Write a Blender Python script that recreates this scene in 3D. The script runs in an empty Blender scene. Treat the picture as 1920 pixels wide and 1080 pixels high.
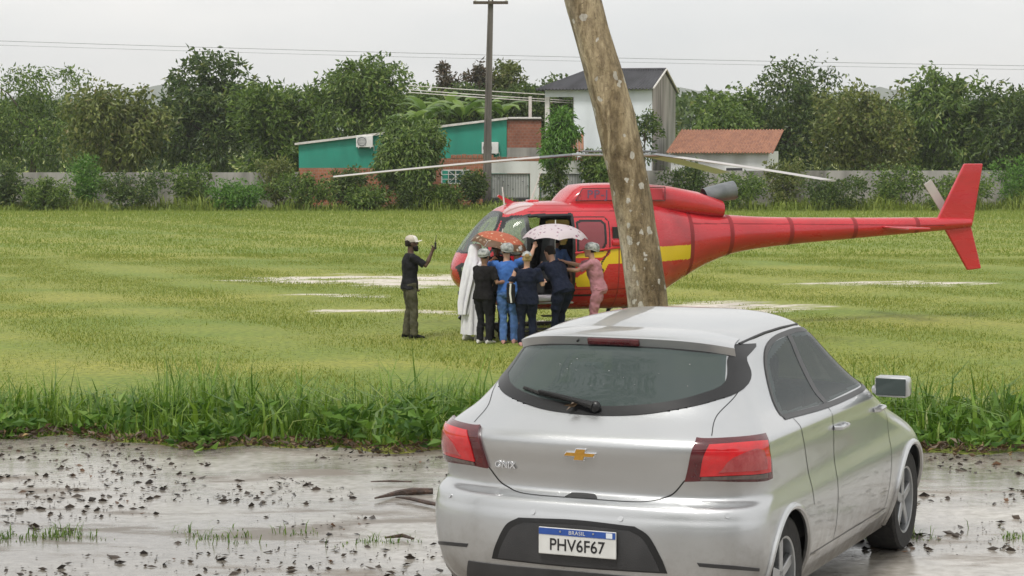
import bpy, bmesh, math, random
import numpy as np
from mathutils import Vector, Matrix, noise
R = math.radians
random.seed(7); rng = np.random.default_rng(7)
scn = bpy.context.scene
col = scn.collection

# ------------------------------------------------------------------ camera, sky, sun, exposure
FOC = 4000.0                       # focal length in photo pixels (1920 wide)
PITCH = math.atan(270 / FOC)
CAMZ = 3.4                         # eye height above the playing field
cd = bpy.data.cameras.new('camera'); cam = bpy.data.objects.new('camera', cd); col.objects.link(cam)
cd.sensor_width = 36; cd.lens = FOC / 1920 * 36; cd.clip_start = .1; cd.clip_end = 6000
cam.location = (0, 0, CAMZ); cam.rotation_euler = (R(90) - PITCH, 0, 0)
scn.camera = cam

SUN_EL, SUN_AZ = R(58), R(205)     # azimuth clockwise from +Y
w = bpy.data.worlds.new('World'); scn.world = w; w.use_nodes = True
nt = w.node_tree; nt.nodes.clear()
out = nt.nodes.new('ShaderNodeOutputWorld'); bg = nt.nodes.new('ShaderNodeBackground')
sky = nt.nodes.new('ShaderNodeTexSky'); sky.sky_type = 'NISHITA'; sky.sun_disc = False
sky.sun_elevation = SUN_EL; sky.sun_rotation = SUN_AZ; sky.dust_density = 3
hs = nt.nodes.new('ShaderNodeHueSaturation'); hs.inputs['Saturation'].default_value = .25
nt.links.new(sky.outputs[0], hs.inputs['Color'])
tc = nt.nodes.new('ShaderNodeTexCoord'); mp = nt.nodes.new('ShaderNodeMapping'); mp.inputs['Scale'].default_value = (1.6, 1.6, 5)
nz = nt.nodes.new('ShaderNodeTexNoise'); nz.inputs['Scale'].default_value = 2.4; nz.inputs['Detail'].default_value = 4; nz.inputs['Roughness'].default_value = .5
cr = nt.nodes.new('ShaderNodeValToRGB')
cr.color_ramp.elements[0].position = .32; cr.color_ramp.elements[0].color = (5.5, 5.65, 5.7, 1)
cr.color_ramp.elements[1].position = .68; cr.color_ramp.elements[1].color = (7.3, 7.1, 6.85, 1)
mx = nt.nodes.new('ShaderNodeMix'); mx.data_type = 'RGBA'; mx.inputs[0].default_value = .88
nt.links.new(tc.outputs['Generated'], mp.inputs[0]); nt.links.new(mp.outputs[0], nz.inputs['Vector']); nt.links.new(nz.outputs[0], cr.inputs[0])
nt.links.new(hs.outputs[0], mx.inputs[6]); nt.links.new(cr.outputs[0], mx.inputs[7]); nt.links.new(mx.outputs[2], bg.inputs[0])
bg.inputs[1].default_value = .112; nt.links.new(bg.outputs[0], out.inputs[0])
sl = bpy.data.lights.new('sun', 'SUN'); so = bpy.data.objects.new('sun', sl); col.objects.link(so)
sl.energy = 1.5; sl.angle = R(14); sl.color = (1, .965, .9)
sd = Vector((math.sin(SUN_AZ) * math.cos(SUN_EL), math.cos(SUN_AZ) * math.cos(SUN_EL), math.sin(SUN_EL)))
so.rotation_euler = (-sd).to_track_quat('-Z', 'Y').to_euler()
scn.view_settings.view_transform = 'Standard'; scn.view_settings.look = 'None'
scn.view_settings.exposure = .56; scn.view_settings.gamma = 1; scn.view_settings.use_curve_mapping = False
scn.render.engine = 'CYCLES'

# ------------------------------------------------------------------ helpers
def at(px, py, Y):
    """world point at depth Y seen at photo pixel (px, py)"""
    fx, fy = (px - 960) / FOC, (540 - py) / FOC
    c, s = math.cos(PITCH), math.sin(PITCH)
    d = Vector((fx, c + fy * s, -s + fy * c)); t = Y / d.y
    return Vector((d.x * t, Y, CAMZ + d.z * t))

def mesh_np(name, V, F, smooth=True, rnd=None, mats=None, midx=None):
    V = np.asarray(V, dtype=np.float32); F = np.asarray(F, dtype=np.int32)
    me = bpy.data.meshes.new(name); n, k = F.shape
    me.vertices.add(len(V)); me.vertices.foreach_set('co', V.ravel())
    me.loops.add(n * k); me.loops.foreach_set('vertex_index', F.ravel())
    me.polygons.add(n); me.polygons.foreach_set('loop_start', np.arange(0, n * k, k, dtype=np.int32))
    me.polygons.foreach_set('loop_total', np.full(n, k, np.int32))
    if midx is not None: me.polygons.foreach_set('material_index', np.asarray(midx, np.int32))
    if mats:
        for m in mats: me.materials.append(m)
    me.update(calc_edges=True); me.validate()
    me.polygons.foreach_set('use_smooth', np.full(n, smooth))
    if rnd is not None:
        a = me.attributes.new('rnd', 'FLOAT', 'FACE'); a.data.foreach_set('value', np.asarray(rnd, np.float32))
    return me

def tag(o, label=None, cat=None, group=None, kind=None):
    if label: o['label'] = label
    if cat: o['category'] = cat
    if group: o['group'] = group
    if kind: o['kind'] = kind
    return o

def link(name, me, mat=None, parent=None):
    o = bpy.data.objects.new(name, me); col.objects.link(o)
    if mat is not None and not me.materials: me.materials.append(mat)
    if parent is not None: o.parent = parent
    return o

def thing(name, label, cat, loc=(0, 0, 0), rz=0, group=None):
    o = bpy.data.objects.new(name, None); col.objects.link(o); o.location = loc; o.rotation_euler = (0, 0, rz)
    o.empty_display_size = .1
    return tag(o, label, cat, group)

class MB:
    """collects simple solids into one mesh"""
    def __init__(s): s.v = []; s.f = []
    def add(s, V, F):
        b = len(s.v); s.v += [tuple(p) for p in V]; s.f += [tuple(i + b for i in f) for f in F]; return s
    def box(s, x0, x1, y0, y1, z0, z1, M=None):
        V = [Vector((x, y, z)) for z in (z0, z1) for y in (y0, y1) for x in (x0, x1)]
        if M is not None: V = [M @ p for p in V]
        return s.add(V, [(0, 2, 3, 1), (4, 5, 7, 6), (0, 1, 5, 4), (2, 6, 7, 3), (0, 4, 6, 2), (1, 3, 7, 5)])
    def tube(s, pts, rad, n=8, cap=True):
        pts = [Vector(p) for p in pts]
        if not hasattr(rad, '__len__'): rad = [rad] * len(pts)
        V = []; F = []
        ref = Vector((.3, .2, 1)).normalized()
        for i, p in enumerate(pts):
            t = (pts[min(i + 1, len(pts) - 1)] - pts[max(i - 1, 0)]).normalized()
            if abs(t.dot(ref)) > .95: ref = Vector((1, .1, 0)).normalized()
            a = (ref - t * ref.dot(t)).normalized(); b = t.cross(a)
            for j in range(n):
                q = 2 * math.pi * j / n
                V.append(p + (a * math.cos(q) + b * math.sin(q)) * rad[i])
        for i in range(len(pts) - 1):
            for j in range(n):
                k = (j + 1) % n
                F.append((i * n + j, i * n + k, i * n + n + k, i * n + n + j))
        if cap:
            F.append(tuple(reversed(range(n)))); F.append(tuple(range(len(pts) * n - n, len(pts) * n)))
        return s.add(V, F)
    def rings(s, rings, cap=True):
        """rings: list of equal-length point lists"""
        n = len(rings[0]); V = [p for r in rings for p in r]; F = []
        for i in range(len(rings) - 1):
            for j in range(n):
                k = (j + 1) % n
                F.append((i * n + j, i * n + k, i * n + n + k, i * n + n + j))
        if cap:
            F.append(tuple(reversed(range(n)))); F.append(tuple(range(len(V) - n, len(V))))
        return s.add(V, F)
    def ell(s, c, r, n=12, m=8, M=None):
        rg = []
        for i in range(m + 1):
            a = math.pi * (.02 + .96 * i / m) - math.pi / 2
            ring = []
            for j in range(n):
                q = 2 * math.pi * j / n
                p = Vector((math.cos(a) * math.cos(q) * r[0], math.cos(a) * math.sin(q) * r[1], math.sin(a) * r[2]))
                if M is not None: p = M @ p
                ring.append(Vector(c) + p)
            rg.append(ring)
        return s.rings(rg)
    def prism(s, poly, y0, y1, M=None):
        """polygon in (x, z), extruded along y"""
        n = len(poly); V = [Vector((x, y0, z)) for x, z in poly] + [Vector((x, y1, z)) for x, z in poly]
        if M is not None: V = [M @ p for p in V]
        F = [tuple(range(n)), tuple(reversed(range(n, 2 * n)))]
        for i in range(n):
            k = (i + 1) % n; F.append((i, i + n, k + n, k))
        return s.add(V, F)
    def mesh(s, name, smooth=False, bevel=0):
        me = bpy.data.meshes.new(name); me.from_pydata(s.v, [], s.f); me.update()
        bm = bmesh.new(); bm.from_mesh(me)
        bmesh.ops.recalc_face_normals(bm, faces=bm.faces)
        if bevel:
            bmesh.ops.bevel(bm, geom=[e for e in bm.edges if len(e.link_faces) == 2 and e.calc_face_angle(0) > .6], offset=bevel, segments=2, affect='EDGES', profile=.5)
        bm.to_mesh(me); bm.free()
        if smooth:
            me.polygons.foreach_set('use_smooth', [True] * len(me.polygons))
            try: me.set_sharp_from_angle(angle=R(40))
            except Exception: pass
        return me
    def build(s, name, mat, parent=None, smooth=False, bevel=0):
        return link(name, s.mesh(name, smooth, bevel), mat, parent)

# ------------------------------------------------------------------ materials
def newmat(name):
    m = bpy.data.materials.new(name); m.use_nodes = True
    return m, m.node_tree, m.node_tree.nodes['Principled BSDF']
def nd(nt, t, **kw):
    n = nt.nodes.new(t)
    for k, v in kw.items():
        if k in n.inputs: n.inputs[k].default_value = v
        else: setattr(n, k, v)
    return n
def ramp(nt, src, p0, c0, p1, c1):
    r = nt.nodes.new('ShaderNodeValToRGB'); e = r.color_ramp.elements
    e[0].position = p0; e[0].color = (*c0, 1); e[1].position = p1; e[1].color = (*c1, 1)
    nt.links.new(src, r.inputs[0]); return r
def mix(nt, fac, a, b, blend='MIX'):
    m = nt.nodes.new('ShaderNodeMix'); m.data_type = 'RGBA'; m.blend_type = blend
    for s, v in ((0, fac), (6, a), (7, b)):
        if hasattr(v, 'links') or hasattr(v, 'is_linked'): nt.links.new(v, m.inputs[s])
        elif hasattr(v, '__len__'): m.inputs[s].default_value = (*v, 1) if len(v) == 3 else v
        else: m.inputs[s].default_value = v
    return m.outputs[2]
def pm(name, c1, c2=None, scale=8, rough=.6, bump=0, bscale=None, metal=0, coat=0, spec=.5, stretch=None, detail=5, coord='Object', lo=.35, hi=.65):
    m, nt, b = newmat(name)
    tc = nd(nt, 'ShaderNodeTexCoord'); src = tc.outputs[coord]
    if stretch:
        mp = nd(nt, 'ShaderNodeMapping'); mp.inputs['Scale'].default_value = stretch; nt.links.new(src, mp.inputs[0]); src = mp.outputs[0]
    n = nd(nt, 'ShaderNodeTexNoise', Scale=scale, Detail=detail); nt.links.new(src, n.inputs['Vector'])
    c2 = c2 or tuple(x * .8 for x in c1)
    r = ramp(nt, n.outputs[0], lo, c1, hi, c2); nt.links.new(r.outputs[0], b.inputs['Base Color'])
    b.inputs['Roughness'].default_value = rough; b.inputs['Metallic'].default_value = metal
    b.inputs['Coat Weight'].default_value = coat; b.inputs['Coat Roughness'].default_value = .03
    b.inputs['Specular IOR Level'].default_value = spec
    if bump:
        n2 = nd(nt, 'ShaderNodeTexNoise', Scale=bscale or scale * 4, Detail=6); nt.links.new(src, n2.inputs['Vector'])
        bp = nd(nt, 'ShaderNodeBump', Strength=bump, Distance=.02); nt.links.new(n2.outputs[0], bp.inputs['Height']); nt.links.new(bp.outputs[0], b.inputs['Normal'])
    return m
def leafmat(name, ca, cb, cc=None, trans=.35, rough=.45):
    m, nt, b = newmat(name)
    at_ = nd(nt, 'ShaderNodeAttribute', attribute_name='rnd')
    r = ramp(nt, at_.outputs['Fac'], 0, ca, 1, cb)
    if cc:
        e = r.color_ramp.elements.new(.93); e.color = (*cb, 1); r.color_ramp.elements[2].color = (*cc, 1)
    nt.links.new(r.outputs[0], b.inputs['Base Color']); b.inputs['Roughness'].default_value = rough
    t = nd(nt, 'ShaderNodeBsdfTranslucent'); nt.links.new(r.outputs[0], t.inputs[0])
    ms = nd(nt, 'ShaderNodeMixShader'); ms.inputs[0].default_value = trans
    nt.links.new(b.outputs[0], ms.inputs[1]); nt.links.new(t.outputs[0], ms.inputs[2])
    nt.links.new(ms.outputs[0], nt.nodes['Material Output'].inputs[0]); return m
def glassmat(name, tint, base, fac, rough=.02):
    """tinted pane: part see-through, part dark glossy"""
    m, nt, b = newmat(name)
    b.inputs['Base Color'].default_value = (*base, 1); b.inputs['Roughness'].default_value = rough
    t = nd(nt, 'ShaderNodeBsdfTransparent'); t.inputs[0].default_value = (*tint, 1)
    n = nd(nt, 'ShaderNodeTexNoise', Scale=3.0); r = ramp(nt, n.outputs[0], .3, (rough,) * 3, .7, (rough * 2.5,) * 3); nt.links.new(r.outputs[0], b.inputs['Roughness'])
    ms = nd(nt, 'ShaderNodeMixShader'); ms.inputs[0].default_value = fac
    nt.links.new(t.outputs[0], ms.inputs[1]); nt.links.new(b.outputs[0], ms.inputs[2])
    nt.links.new(ms.outputs[0], nt.nodes['Material Output'].inputs[0]); return m
def solid(name, c, rough=.5, metal=0, coat=0, emit=0):
    return pm(name, c, tuple(x * .9 for x in c), 20, rough, metal=metal, coat=coat)

M = {}
M['black'] = solid('black_plastic', (.012, .012, .013), .35)
M['dark'] = solid('dark_grey', (.03, .03, .032), .6)
M['rubber'] = pm('rubber', (.015, .015, .015), (.03, .028, .026), 30, .8, .3)
M['chrome'] = solid('chrome', (.75, .75, .76), .12, 1)
M['steel'] = solid('steel', (.45, .46, .47), .35, .9)
M['white'] = pm('white_paint', (.72, .72, .71), (.62, .62, .6), 3, .5)
M['conc'] = pm('concrete', (.26, .25, .23), (.17, .16, .15), 3, .85, .3, 40, stretch=(1, 1, .3))
M['bark'] = pm('bark_plain', (.10, .075, .05), (.05, .04, .03), 12, .9, .6, 40)

# ------------------------------------------------------------------ ground
ROAD = CAMZ - 2.43                 # level of the paved lot
def gz(x, y):
    t = np.clip((y - 17.2) / 8.0, 0, 1); return ROAD * (1 - t * t * (3 - 2 * t))
def nval(x, y, s, seed=0.): return noise.fractal(Vector((x * s + seed, y * s - seed, seed)), 1.0, 2.0, 4)
def sand(x, y):
    """bare pale soil worn into the pitch: 0 grass .. 1 sand"""
    v = 0.
    for cx, cy, rx, ry, a in SANDP:
        d = ((x - cx) / rx) ** 2 + ((y - cy) / ry) ** 2
        if d < 4: v = max(v, a * (1 - d * .5))
    if v <= 0: return 0.
    v += .8 * nval(x * .45, y * 1.6, .8, 3.1) + .7 * nval(x, y * 2, 2.2, 1.7)
    return min(1, max(0, (v - .25) * 2.4))
SANDP = [(-1.9, 53.2, 2.1, 2.2, 1.0), (-4.6, 53.6, 2.0, 1.5, .8), (-3.9, 47.9, 1.0, .45, .7), (-2.6, 43.2, .45, .5, .9), (-1.4, 43, .7, .5, .95),
         (-.4, 44.5, .6, .6, .8), (-3.6, 43.4, .5, .5, .6), (4.2, 44.5, 1.8, 1.2, .75), (9, 52, 2, .8, .5), (2.2, 41.2, 1.2, .6, .7)]
ys = np.concatenate([np.linspace(-60, 14, 12), np.arange(15, 26, .5), np.arange(26, 62, .16), np.arange(62, 130, 2.), np.geomspace(132, 3000, 30)])
xs = np.concatenate([-np.geomspace(2500, 22, 22), np.arange(-21, 21.01, .3), np.geomspace(22, 2500, 22)])
X, Y = np.meshgrid(xs, ys); Z = gz(X, Y)
Z = Z + .02 * np.sin(X * 1.3 + Y * .7) * (np.abs(X) < 30) * (Y > 18) * (Y < 100)
nx, ny = len(xs), len(ys); idx = np.arange(nx * ny).reshape(ny, nx)
Fq = np.stack([idx[:-1, :-1], idx[:-1, 1:], idx[1:, 1:], idx[1:, :-1]], -1).reshape(-1, 4)
gme = mesh_np('ground', np.stack([X, Y, Z], -1).reshape(-1, 3), Fq)
sv = np.zeros(nx * ny, np.float32)
for j, y in enumerate(ys):
    if 26 < y < 62:
        for i, x in enumerate(xs):
            if abs(x) < 21: sv[j * nx + i] = sand(x, y)
ga = gme.attributes.new('sand', 'FLOAT', 'POINT'); ga.data.foreach_set('value', sv)
m, nt, b = newmat('field'); M['field'] = m
tc = nd(nt, 'ShaderNodeTexCoord'); n1 = nd(nt, 'ShaderNodeTexNoise', Scale=.22, Detail=6); n2 = nd(nt, 'ShaderNodeTexNoise', Scale=9, Detail=6)
mp = nd(nt, 'ShaderNodeMapping'); mp.inputs['Scale'].default_value = (.5, 1.3, 1)
nt.links.new(tc.outputs['Object'], mp.inputs[0]); nt.links.new(mp.outputs[0], n1.inputs['Vector']); nt.links.new(tc.outputs['Object'], n2.inputs['Vector'])
c1 = ramp(nt, n1.outputs[0], .35, (.155, .215, .026), .65, (.27, .275, .05)); c2 = ramp(nt, n2.outputs[0], .3, (.55, .6, .5), .7, (1.15, 1.12, 1.0))
c = mix(nt, 1.0, c1.outputs[0], c2.outputs[0], 'MULTIPLY')
sa = nd(nt, 'ShaderNodeAttribute', attribute_name='sand')
sc = ramp(nt, n2.outputs[0], .3, (.44, .39, .33), .7, (.66, .61, .55))
c = mix(nt, sa.outputs['Fac'], c, sc.outputs[0]); nt.links.new(c, b.inputs['Base Color']); b.inputs['Roughness'].default_value = .85
bp = nd(nt, 'ShaderNodeBump', Strength=.5, Distance=.05); nt.links.new(n2.outputs[0], bp.inputs['Height']); nt.links.new(bp.outputs[0], b.inputs['Normal'])
tag(link('ground', gme, M['field']), kind='structure')

# paved lot, wet
def edge(x): return 17.0 + .28 * math.sin(x * 1.1) + .16 * math.sin(x * 3.3 + 1) + .10 * math.sin(x * 8.1) - .06 * x
pxs = np.linspace(-14, 16, 241); V = []; F = []
for x in pxs:
    V += [(x, 6.0 + .2 * math.sin(x * 2), ROAD + .006), (x, edge(x), ROAD + .006), (x, edge(x) + .04, ROAD - .1)]
for i in range(240):
    a = i * 3; F += [(a, a + 3, a + 4, a + 1), (a + 1, a + 4, a + 5, a + 2)]
m, nt, b = newmat('wet_concrete'); M['lot'] = m
tc = nd(nt, 'ShaderNodeTexCoord')
n1 = nd(nt, 'ShaderNodeTexNoise', Scale=.55, Detail=7, Roughness=.6); n2 = nd(nt, 'ShaderNodeTexNoise', Scale=14, Detail=6)
mp = nd(nt, 'ShaderNodeMapping'); mp.inputs['Scale'].default_value = (.7, 1, 1); nt.links.new(tc.outputs['Object'], mp.inputs[0]); nt.links.new(mp.outputs[0], n1.inputs['Vector']); nt.links.new(tc.outputs['Object'], n2.inputs['Vector'])
ca = ramp(nt, n2.outputs[0], .3, (.27, .25, .22), .7, (.44, .42, .39))
wet = ramp(nt, n1.outputs[0], .40, (1.1, 1.08, 1.05), .56, (.62, .59, .55))
nt.links.new(mix(nt, 1.0, ca.outputs[0], wet.outputs[0], 'MULTIPLY'), b.inputs['Base Color'])
rr = ramp(nt, n1.outputs[0], .40, (.24,) * 3, .56, (.03,) * 3); nt.links.new(rr.outputs[0], b.inputs['Roughness'])
b.inputs['Specular IOR Level'].default_value = 1.0
bp = nd(nt, 'ShaderNodeBump', Strength=.10, Distance=.01); nt.links.new(n2.outputs[0], bp.inputs['Height']); nt.links.new(bp.outputs[0], b.inputs['Normal'])
nm = nd(nt, 'ShaderNodeTexNoise', Scale=1.7, Detail=8, Roughness=.65); mpm = nd(nt, 'ShaderNodeMapping'); mpm.inputs['Scale'].default_value = (.45, 1.2, 1); nt.links.new(tc.outputs['Object'], mpm.inputs[0]); nt.links.new(mpm.outputs[0], nm.inputs['Vector'])
mf = ramp(nt, nm.outputs[0], .53, (0, 0, 0), .62, (1, 1, 1)); old = b.inputs['Base Color'].links[0].from_socket; nt.links.new(mix(nt, mf.outputs[0], old, (.17, .135, .10)), b.inputs['Base Color'])
old = b.inputs['Roughness'].links[0].from_socket; nt.links.new(mix(nt, mf.outputs[0], old, (.42, .42, .42)), b.inputs['Roughness'])
bp2 = nd(nt, 'ShaderNodeBump', Strength=.25, Distance=.03); nt.links.new(nm.outputs[0], bp2.inputs['Height']); nt.links.new(bp.outputs[0], bp2.inputs['Normal']); nt.links.new(bp2.outputs[0], b.inputs['Normal'])
st_ = bpy.data.meshes.new('added_street'); st_.from_pydata([(-60, -40, ROAD + .003), (60, -40, ROAD + .003), (60, 7, ROAD + .003), (-60, 7, ROAD + .003)], [], [(0, 1, 2, 3)]); tag(link('added_street', st_, pm('asphalt', (.055, .055, .056), (.035, .035, .036), 2, .5, .3, 90)), kind='structure')  # unseen asphalt sheet added to give the car a neutral dark reflection
me = bpy.data.meshes.new('pavement'); me.from_pydata(V, [], F); tag(link('pavement', me, M['lot']), kind='structure')

# ------------------------------------------------------------------ vegetation builders
def unit(a): return a / np.maximum(np.linalg.norm(a, axis=-1, keepdims=True), 1e-6)
def leaf_mesh(name, P, D, L, W, fold=.25):
    n = len(P); s = unit(np.cross(D, rng.normal(size=(n, 3)))); up = np.cross(s, D)
    L = np.broadcast_to(np.asarray(L, float), (n,))[:, None]; W = np.broadcast_to(np.asarray(W, float), (n,))[:, None]
    V = np.empty((n, 4, 3)); V[:, 0] = P; V[:, 2] = P + D * L - up * L * .12
    mid = P + D * L * .45 + up * W * fold; V[:, 1] = mid + s * W * .5; V[:, 3] = mid - s * W * .5
    return mesh_np(name, V.reshape(-1, 3), np.arange(n * 4).reshape(n, 4), smooth=False, rnd=rng.random(n))
def crown_pts(blobs, nclump, nleaf, crad, inner=.55):
    """leaf points in clumps spread through ellipsoids (cx,cy,cz,rx,ry,rz)"""
    B = np.array(blobs, float); vol = (B[:, 3] * B[:, 4] * B[:, 5]) ** .67; pr = vol / vol.sum()
    bi = rng.choice(len(B), nclump, p=pr); d = unit(rng.normal(size=(nclump, 3)))
    r = inner + (1 - inner) * rng.random(nclump) ** .6
    C = B[bi, :3] + d * B[bi, 3:] * r[:, None]
    per = max(1, nleaf // nclump); ci = np.repeat(np.arange(nclump), per)
    g_ = rng.normal(size=(len(ci), 3)); g_ *= np.minimum(1, 1.7 / np.linalg.norm(g_, axis=1, keepdims=True))
    P = C[ci] + g_ * crad * (.5 + rng.random((nclump, 1))[ci])
    O = unit(P - B[bi, :3][ci])
    return C, P, O
def tree(name, label, base, blobs, trunk_r, mat, nclump=60, nleaf=4000, crad=.35, L=.22, W=.09, droop=.5, group=None, inner=.5, bark=None, cat='tree', stems=1, limbs=14, splay=.35):
    """blobs are relative to the base; tree > trunk (with limbs), crown"""
    o = thing(name, label, cat, base, 0, group)
    C, P, O = crown_pts(blobs, nclump, nleaf, crad, inner)
    n = len(P); D = unit(O * .6 + rng.normal(size=(n, 3)) * .7 + np.array([0, 0, -droop]))
    me = leaf_mesh('crown', P, D, L * (.6 + .8 * rng.random(n)), W * (.7 + .6 * rng.random(n)))
    link('crown', me, mat, o)
    mb = MB(); B = np.array(blobs); cen = B[:, :3].mean(0)
    for k in range(stems):
        off = Vector((0, 0, 0)) if stems == 1 else Vector((random.uniform(-splay, splay), random.uniform(-.3, .3), 0))
        top = Vector((cen[0] * .8, cen[1] * .8, cen[2])) + off * 3
        mid = off + Vector((top.x * .25 + random.uniform(-.1, .1), top.y * .3, top.z * .5))
        mb.tube([off, mid * .5 + off * .5 + Vector((.03, 0, 0)), mid, top], [trunk_r * 1.25, trunk_r, trunk_r * .8, trunk_r * .35], 8)
        for c in C[rng.choice(len(C), min(limbs, len(C)), replace=False)]:
            c = Vector(c); st = off.lerp(mid, .9) if c.z < mid.z else mid.lerp(top, min(.9, max(0, (c.z - mid.z) / max(.3, top.z - mid.z) * .6)))
            m_ = st.lerp(c, .5) + Vector((random.uniform(-.1, .1), random.uniform(-.1, .1), .1 * (c - st).length))
            mb.tube([st, m_, c], [trunk_r * .4, trunk_r * .25, trunk_r * .08], 5, False)
    mb.build('trunk', bark or M['bark'], o, True)
    return o
def grass_mesh(name, P, h, wd, lean, az=None):
    """bent three-triangle blades"""
    n = len(P); az = rng.random(n) * 6.283 if az is None else az
    d = np.stack([np.cos(az), np.sin(az), np.zeros(n)], -1); s = np.stack([-d[:, 1], d[:, 0], d[:, 2]], -1) * (wd / 2)[:, None]
    # turn most blade faces towards the viewer's side so that they do not vanish edge-on
    up = np.array([0, 0, 1.])
    m = P + up * (h * .55)[:, None] + d * (lean * h * .25)[:, None]; t = P + up * (h * (1 - .3 * lean))[:, None] + d * (lean * h)[:, None]
    V = np.empty((n, 5, 3)); V[:, 0] = P - s; V[:, 1] = P + s; V[:, 2] = m + s * .8; V[:, 3] = m - s * .8; V[:, 4] = t
    b = (np.arange(n) * 5)[:, None]
    F = np.concatenate([b + np.array([0, 1, 2]), b + np.array([0, 2, 3]), b + np.array([3, 2, 4])], 0)
    r = rng.random(n); return mesh_np(name, V.reshape(-1, 3), F, smooth=False, rnd=np.concatenate([r, r, r]))
def tri_mesh(name, P, h, wd, lean):
    n = len(P); az = rng.random(n) * 6.283; d = np.stack([np.cos(az), np.sin(az), np.zeros(n)], -1)
    a2 = rng.random(n) * 6.283; s = np.stack([np.cos(a2), np.sin(a2) * .4, np.zeros(n)], -1) * (wd / 2)[:, None]
    V = np.empty((n, 3, 3)); V[:, 0] = P - s; V[:, 1] = P + s; V[:, 2] = P + np.array([0, 0, 1.]) * h[:, None] + d * (lean * h)[:, None]
    return mesh_np(name, V.reshape(-1, 3), np.arange(n * 3).reshape(n, 3), smooth=False, rnd=rng.random(n))
def wedge(n, y0, y1, half=.30):
    y = np.sqrt(y0 ** 2 + rng.random(n) * (y1 ** 2 - y0 ** 2)); x = (rng.random(n) * 2 - 1) * half * y; return x, y

M['grass_field'] = leafmat('grass_field', (.12, .185, .02), (.28, .305, .048), (.40, .38, .13), .3, .6)
M['grass_far'] = leafmat('grass_far', (.15, .22, .028), (.25, .30, .05), None, .3, .6)
M['grass_tall'] = leafmat('grass_tall', (.055, .135, .012), (.20, .32, .035), (.33, .38, .10), .4, .45)
M['leaf_dark'] = leafmat('leaf_dark', (.028, .065, .012), (.12, .18, .035), (.25, .27, .08))
M['leaf_mid'] = leafmat('leaf_mid', (.04, .09, .012), (.18, .27, .045), (.34, .38, .13))
M['leaf_mango'] = leafmat('leaf_mango', (.035, .085, .012), (.20, .29, .06), (.36, .42, .16))
M['herb'] = leafmat('herb', (.04, .11, .012), (.15, .28, .035), (.22, .33, .07), .35, .6)
M['leaf_bright'] = leafmat('leaf_bright', (.05, .14, .015), (.15, .30, .04), (.28, .38, .10))
M['leaf_olive'] = leafmat('leaf_olive', (.07, .11, .02), (.22, .25, .06), (.26, .22, .10))
M['leaf_red'] = leafmat('leaf_red', (.05, .055, .03), (.13, .09, .055), (.16, .17, .06))
M['banana'] = leafmat('banana', (.09, .17, .03), (.23, .34, .08), None, .45, .35)
M['leaf_dead'] = leafmat('leaf_dead', (.045, .03, .018), (.14, .085, .04), (.40, .28, .12), .1, .5)
M['litter'] = leafmat('litter', (.018, .013, .010), (.06, .04, .025), (.20, .10, .05), .0, .45)

# short pitch grass: sparser on the worn soil
x, y = wedge(330000, 24.5, 66)
keep = np.ones(len(x), bool)
gx = np.clip(((x + 21) / .3).astype(int), 0, 140); sy = np.arange(26, 62, .16); gy = np.clip(((y - 26) / .16).astype(int), 0, len(sy) - 1)
SV = sv.reshape(ny, nx); j0 = int(np.where(ys == 26)[0][0]); i0 = 22
sval = SV[j0 + gy, i0 + gx] * (np.abs(x) < 21); keep = sval < rng.random(len(x)) * .8 + .05
x, y = x[keep], y[keep]; n = len(x)
patch = np.array([nval(a, b_, .35, 9) for a, b_ in zip(x[::1], y[::1])]) if n < 400000 else np.zeros(n)
h = (.018 + .034 * rng.random(n)) * (1 + 1.1 * np.clip(patch, -.6, 1)); tall = rng.random(n) < .010; h[tall] *= 3
tag(link('field_grass', tri_mesh('field_grass', np.stack([x, y, gz(x, y) - .005], -1), h, .010 + .014 * rng.random(n), .9 * rng.random(n)), M['grass_field']), 'short yellowish green grass covering the worn playing field', 'grass', kind='stuff')
x, y = wedge(110000, 64, 112); n = len(x); far = np.clip((y - 84) / 22, 0, 1)
h = (.04 + .06 * rng.random(n)) * (1 + 1.3 * far * rng.random(n))
tag(link('far_grass', tri_mesh('far_grass', np.stack([x, y, 0 * x - .005], -1), h, .03 + .03 * rng.random(n), .6 * rng.random(n)), M['grass_far']), 'longer fresh green grass at the far side of the field', 'grass', kind='stuff')
# tall verge grass at the edge of the lot
x, y = wedge(60000, 16.9, 25.0, .34); ed = np.array([edge(a) for a in x]); dd = y - ed; n = len(x)
k = (dd > .02) & (rng.random(n) < np.where(dd < 3.6, 1, .35)); x, y, dd = x[k], y[k], dd[k]; n = len(x)
pt = np.array([nval(a, b_, .9, 4) for a, b_ in zip(x, y)])
h = (.10 + .46 * rng.random(n) ** 1.6) * np.clip(1 + 1.1 * pt, .35, 2) * np.clip(.4 + dd * .7, .4, 1) * np.where(dd > 3.4, .45, 1)
tag(link('verge_grass', grass_mesh('verge_grass', np.stack([x, y, gz(x, y) - .01], -1), h, .006 + .018 * rng.random(n) ** 2, .1 + 1.1 * rng.random(n)), M['grass_tall']), 'tall lush green grass along the edge of the wet lot', 'grass', kind='stuff')
xb, yb = wedge(2600, 17.0, 21.5, .34); k = np.array([b_ > edge(a) + .1 for a, b_ in zip(xb, yb)]); xb, yb = xb[k], yb[k]; n = len(xb)
tag(link('broad_grass', grass_mesh('broad_grass', np.stack([xb, yb, gz(xb, yb) - .01], -1), .18 + .42 * rng.random(n), .018 + .03 * rng.random(n), .3 + 1.1 * rng.random(n)), M['grass_tall']), 'wide bladed arching grass mixed into the verge', 'grass', kind='stuff')
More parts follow.
